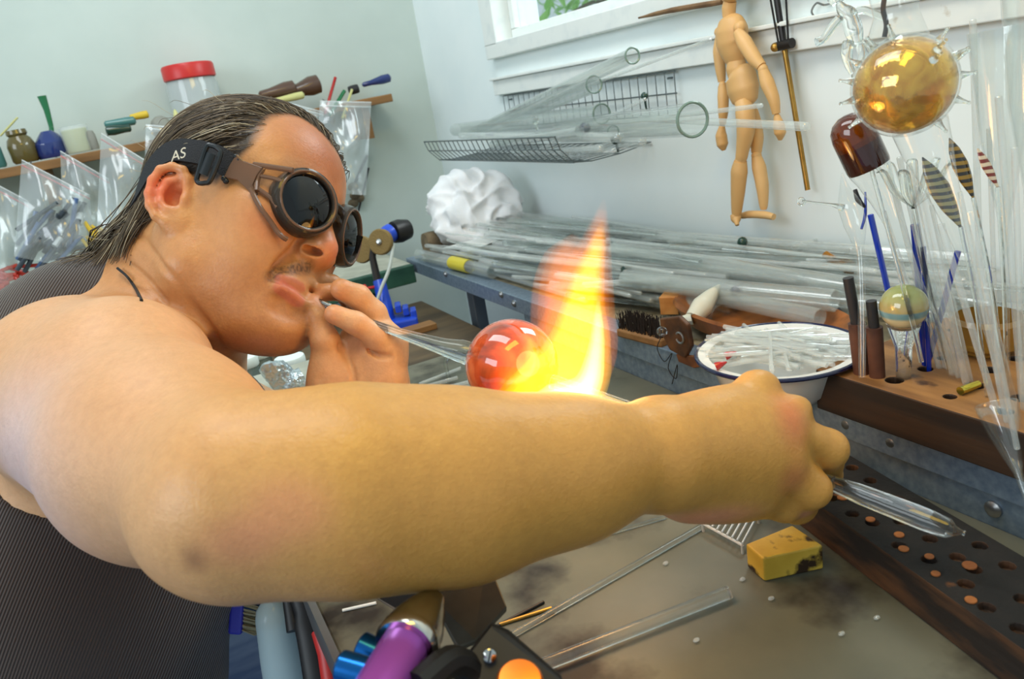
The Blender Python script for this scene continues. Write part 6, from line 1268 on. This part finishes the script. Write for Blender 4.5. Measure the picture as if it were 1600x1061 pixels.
# rods on the bench
ROD2 = unit_rod('glass_rod', 'glass_clear', 14)
plain('copper_tip', srgb(180, 96, 56), .3, .7)
def brod(p0, p1, r_, lb, me=None, name='glass_rod', cat='glass rod'):
    a = onz(*p0, BT); r = r_*pxm(a); a, b_ = onz(*p0, BT+r), onz(*p1, BT+r); return put(me or ROD2, name, a, b_, r, lb, cat)
brod((840, 1042), (1140, 925), 11, 'thick clear glass rod lying nearest on the bench'); brod((800, 992), (1096, 823), 5.5, 'long thin glass rod reaching to the wire trivet'); brod((770, 885), (1040, 808), 3.2, 'thin glass rod with coppery end below the forearm'); brod((535, 954), (588, 942), 2.5, 'short thin white rod near the bench edge', unit_rod('white_rod', 'cane_white'), 'white_rod', 'glass rod'); brod((625, 1058), (850, 940), 3, 'dark thin metal rod behind the black paddle', unit_rod('metal_rod', 'dark_steel'), 'metal_rod', 'metal rod')
brod((780, 976), (862, 950), 3, 'short brass rod beside the dark paddle', unit_rod('metal_rod', 'brass'), 'brass_rod', 'brass rod')
put(unit_rod('copper_rod', 'copper_tip'), 'copper_rod', onz(765, 888, BT+.005), onz(815, 872, BT+.005), .0020, 'short copper rod under the forearm', 'copper rod')
# bits of glass on the bench
for i, (px, py) in enumerate(((1088, 1000), (1205, 935), (1370, 965), (1315, 990), (1040, 880), (1160, 905))):
    c = onz(px, py, BT+.0015); mb = MB(); mb.ell(c, V(.003, 0, 0), V(0, .002, 0), V(0, 0, .0014), 6, 4); ob('glass_crumb', mb, 'glass_rod', label='tiny clear glass crumb on the bench top', cat='glass crumb', group='glass crumbs on the bench', smooth=False)
# flat steel marver paddles under the forearm
mottled('paddle_steel', srgb(62, 60, 54), srgb(88, 84, 74), scale=20, rough=.5, metal=.4, bump=.05); plain('paddle_black', srgb(22, 23, 26), .5)
pts = [cp(*p) for p in ((672, 930, .47), (700, 898, .49), (762, 872, .50), (792, 948, .46), (742, 1000, .44), (715, 1012, .44))]; mb = MB(); mb.prism(pts, -UY*.004+FW*.003); MVP = ob('marver_plate', mb, 'paddle_steel', label='flat grey steel marver plate in front of the torch', cat='metal plate', smooth=False, bevel=.0008)
pts = [cp(*p) for p in ((555, 915, .50), (620, 900, .51), (700, 890, .515), (676, 942, .50), (645, 968, .49), (622, 958, .49))]; mb = MB(); mb.prism(pts, FW*.004); ob('black_plate', mb, 'paddle_black', label='black metal plate behind the torch nozzle', cat='metal plate', smooth=False, bevel=.0008)
# torch: chrome nozzle, violet body, blue valve knobs
plain('chrome', srgb(190, 188, 182), .16, 1.0); plain('violet', srgb(186, 96, 210), .26, .6); plain('blue_anodised', srgb(20, 96, 170), .2, .8); plain('black_rubber', srgb(18, 18, 20), .5)
t0, t1 = cp(576, 1110, .345), cp(676, 936, .420); ta = unit(t1-t0); TT = np.linalg.norm(t1-t0)
TO = thing('glass_torch', onz(600, 1120, BT), 'bench torch with chrome nozzle and violet body in front of the elbow', 'torch')
mm = .38/FPX
def tl_(name, prof, mat, n=28): mb = MB(); mb.lathe(t0, ta, prof, n); return ob(name, mb, mat, TO)
tl_('body', [(0, -.10), (.0125, -.10), (.0125, TT*.50), (.0118, TT*.52), (0, TT*.52)], 'violet')
tl_('collar', [(0, TT*.51), (.0155, TT*.51), (.0165, TT*.53), (.0165, TT*.60), (.0155, TT*.62), (0, TT*.62)], 'chrome')
tl_('nozzle', [(.0160, TT*.61), (.0150, TT*.70), (.0115, TT*.85), (.0075, TT*.98), (.0070, TT*1.0), (.0055, TT*1.0), (.0055, TT*.8), (0, TT*.8)], 'chrome')
side = unit(np.cross(ta, FW)); 
d1_ = cp(640, 1000, .405); mb = MB(); o_ = cp(735, 1040, .40)
mb.tube([cp(655, 1020, .40), cp(640, 968, .418)], [.022, .018], 20); 
for p0, p1, r_ in (((612, 1032, .400), (562, 1008, .405), .0075), ((600, 1060, .372), (530, 1040, .378), .0078)):
    a, b_ = cp(*p0), cp(*p1); d = unit(b_-a); Lk = np.linalg.norm(b_-a); mb = MB(); mb.lathe(a, d, [(0, 0), (.004, 0), (.004, Lk*.3), (r_*.9, Lk*.32), (r_, Lk*.36), (r_, Lk*.95), (r_*.85, Lk), (r_*.5, Lk), (0, Lk*.97)], 24); kn = ob('valve_knob', mb, 'blue_anodised', TO)
mb = MB(); mb.tube(spline([cp(650, 1075, .36), cp(700, 1035, .38), cp(730, 1045, .39), cp(740, 1080, .39)], 4), .008, 10); ob('gas_hose', mb, 'black_rubber', TO)
mb = MB(); c = onz(600, 1120, BT); mb.tube([c, t0+ta*.0], [.022, .011], 12); ob('stand', mb, 'dark_steel', TO)
plain('ruby', srgb(120, 20, 24), .3, .3); mb = MB(); mb.tube([cp(640, 1062, .375), cp(668, 1066, .38)], .006, 12); ob('hose_nut', mb, 'ruby', TO)
# black bracket with screw and orange knob
BK = thing('torch_bracket', onz(840, 1090, BT), 'black metal bracket with slotted screw and orange knob', 'bracket')
pts = [cp(*p) for p in ((768, 978, .40), (795, 990, .40), (880, 1064, .385), (870, 1100, .375), (745, 1085, .38), (722, 1035, .39))]; mb = MB(); mb.prism(pts, FW*.006); ob('plate', mb, 'paddle_black', BK, smooth=False, bevel=.001)
c = cp(765, 1024, .388); mb = MB(); mb.lathe(c, -FW+UY*.2, [(0, -.001), (.0034, -.001), (.0034, .0012), (.002, .002), (0, .0021)], 16); sc_ = ob('screw', mb, 'chrome', BK); mb = MB(); mb.box(c-FW*.0022+UY*.0004, unit(UY+RX*.2), RX, FW, .0030, .0004, .0004); ob('slot', mb, 'black_rubber', sc_, smooth=False)
mb = MB(); mb.lathe(cp(812, 1078, .372), unit(UY*1-FW*.8), [(0, -.01), (.011, -.01), (.0115, .0), (.0115, .008), (.010, .0105), (0, .011)], 26); plain('orange_anodised', srgb(226, 120, 40), .25, .7); ob('orange_knob', mb, 'orange_anodised', BK)
mb = MB(); mb.tube([cp(840, 1095, .37), onz(840, 1095, BT)], .006, 8); ob('post', mb, 'paddle_black', BK)
# ------------------------------------------------------------------ left of the bench: brush, spray bottle, black tool
plain('brush_blue', srgb(56, 60, 190), .4); plain('bristle_blue', srgb(20, 60, 96), .6); plain('bristle_straw', srgb(170, 160, 128), .7)
BB = thing('bench_brush', cp(370, 1000, .86), 'blue handled bench brush with dark and straw bristles hanging by the bench', 'brush')
k0, k1 = cp(381, 880, .86), cp(373, 985, .86); mb = MB(); ax = unit(k1-k0); mb.box((k0+k1)/2, ax, unit(np.cross(ax, FW)), FW, np.linalg.norm(k1-k0)/2, .0075, .015); ob('handle', mb, 'brush_blue', BB, smooth=False, bevel=.003)
for m_, y0_, y1_, ex in (('bristle_blue', 895, 955, 30), ('bristle_straw', 940, 985, 26)):
    mb = MB()
    for k in range(260):
        t = sh.random(); a = cp(385-(.075*(y0_+(y1_-y0_)*t-880)), y0_+(y1_-y0_)*t, .86+sh.uniform(-.012, .012)); b_ = a+RX*sh.uniform(.8, 1.1)*ex*.86/FPX-UY*sh.uniform(.2, .6)*ex*.6*.86/FPX; mb.tube([a, b_], .0008, 3, caps=False)
    ob('bristles', mb, m_, BB, kind='stuff')
M = thin_glass('spray_plastic', (.80, .90, .92, 1), milk=.62, milkcol=srgb(196, 216, 222), ior=1.4); plain('spray_white', srgb(226, 234, 236), .4); plain('spray_water', srgb(150, 190, 205), .3, trans=.3)
sb0 = cp(460, 1112, .80); sb1 = cp(415, 902, .80); ax = unit(sb1-sb0); H_ = np.linalg.norm(sb1-sb0); mm = .80/FPX
SP = thing('spray_bottle', sb0, 'translucent white plastic bottle half full of pale blue liquid beside the bench', 'bottle')
mb = MB(); mb.lathe(sb0, ax, [(0, 0), (36*mm, 0), (38*mm, 4*mm), (34*mm, H_*.40), (29*mm, H_*.68), (28*mm, H_*.72), (24*mm, H_*.78), (12*mm, H_*.84), (10*mm, H_*.92), (13*mm, H_*.93), (13*mm, H_), (0, H_)], 30); ob('bottle_body', mb, 'spray_plastic', SP)
mb = MB(); mb.lathe(sb0, ax, [(0, 2*mm), (35*mm, 2*mm), (32*mm, H_*.40), (27*mm, H_*.66), (0, H_*.66)], 30); ob('liquid', mb, 'spray_water', SP)
mb = MB(); mb.lathe(sb0, ax, [(14.5*mm, H_*.93), (15*mm, H_*.94), (15*mm, H_*1.06), (0, H_*1.07)], 20); ob('cap', mb, 'spray_white', SP)
BTL = thing('black_clamp', cp(505, 1090, .70), 'long black clamp handle leaning on the bench edge', 'clamp')
mb = MB(); mb.tube([cp(448, 905, .74), cp(462, 985, .72)], [.0065, .0085], 12); ob('short_grip', mb, 'black_rubber', BTL)
mb = MB(); mb.tube(spline([cp(462, 895, .73), cp(485, 975, .71), cp(500, 1060, .69), cp(506, 1110, .68)], 4), [.0115]*4+[.0145]*5+[.012]*4, 14, flat=.7); ob('long_grip', mb, 'black_rubber', BTL)
mb = MB(); mb.tube([cp(496, 920, .70), cp(522, 1030, .66)], .0022, 8); ob('steel_rod', mb, 'chrome', BTL)
mb = MB(); mb.tube([cp(500, 985, .70), cp(512, 1020, .69), cp(520, 1075, .68)], [.008, .009, .009], 12); ob('red_sleeve', mb, 'red_plastic', BTL)
mb = MB(); mb.box(cp(512, 1050, .70), RX, UY, FW, .007, .016, .003); ob('white_tag', mb, 'paper_white', BTL, smooth=False)
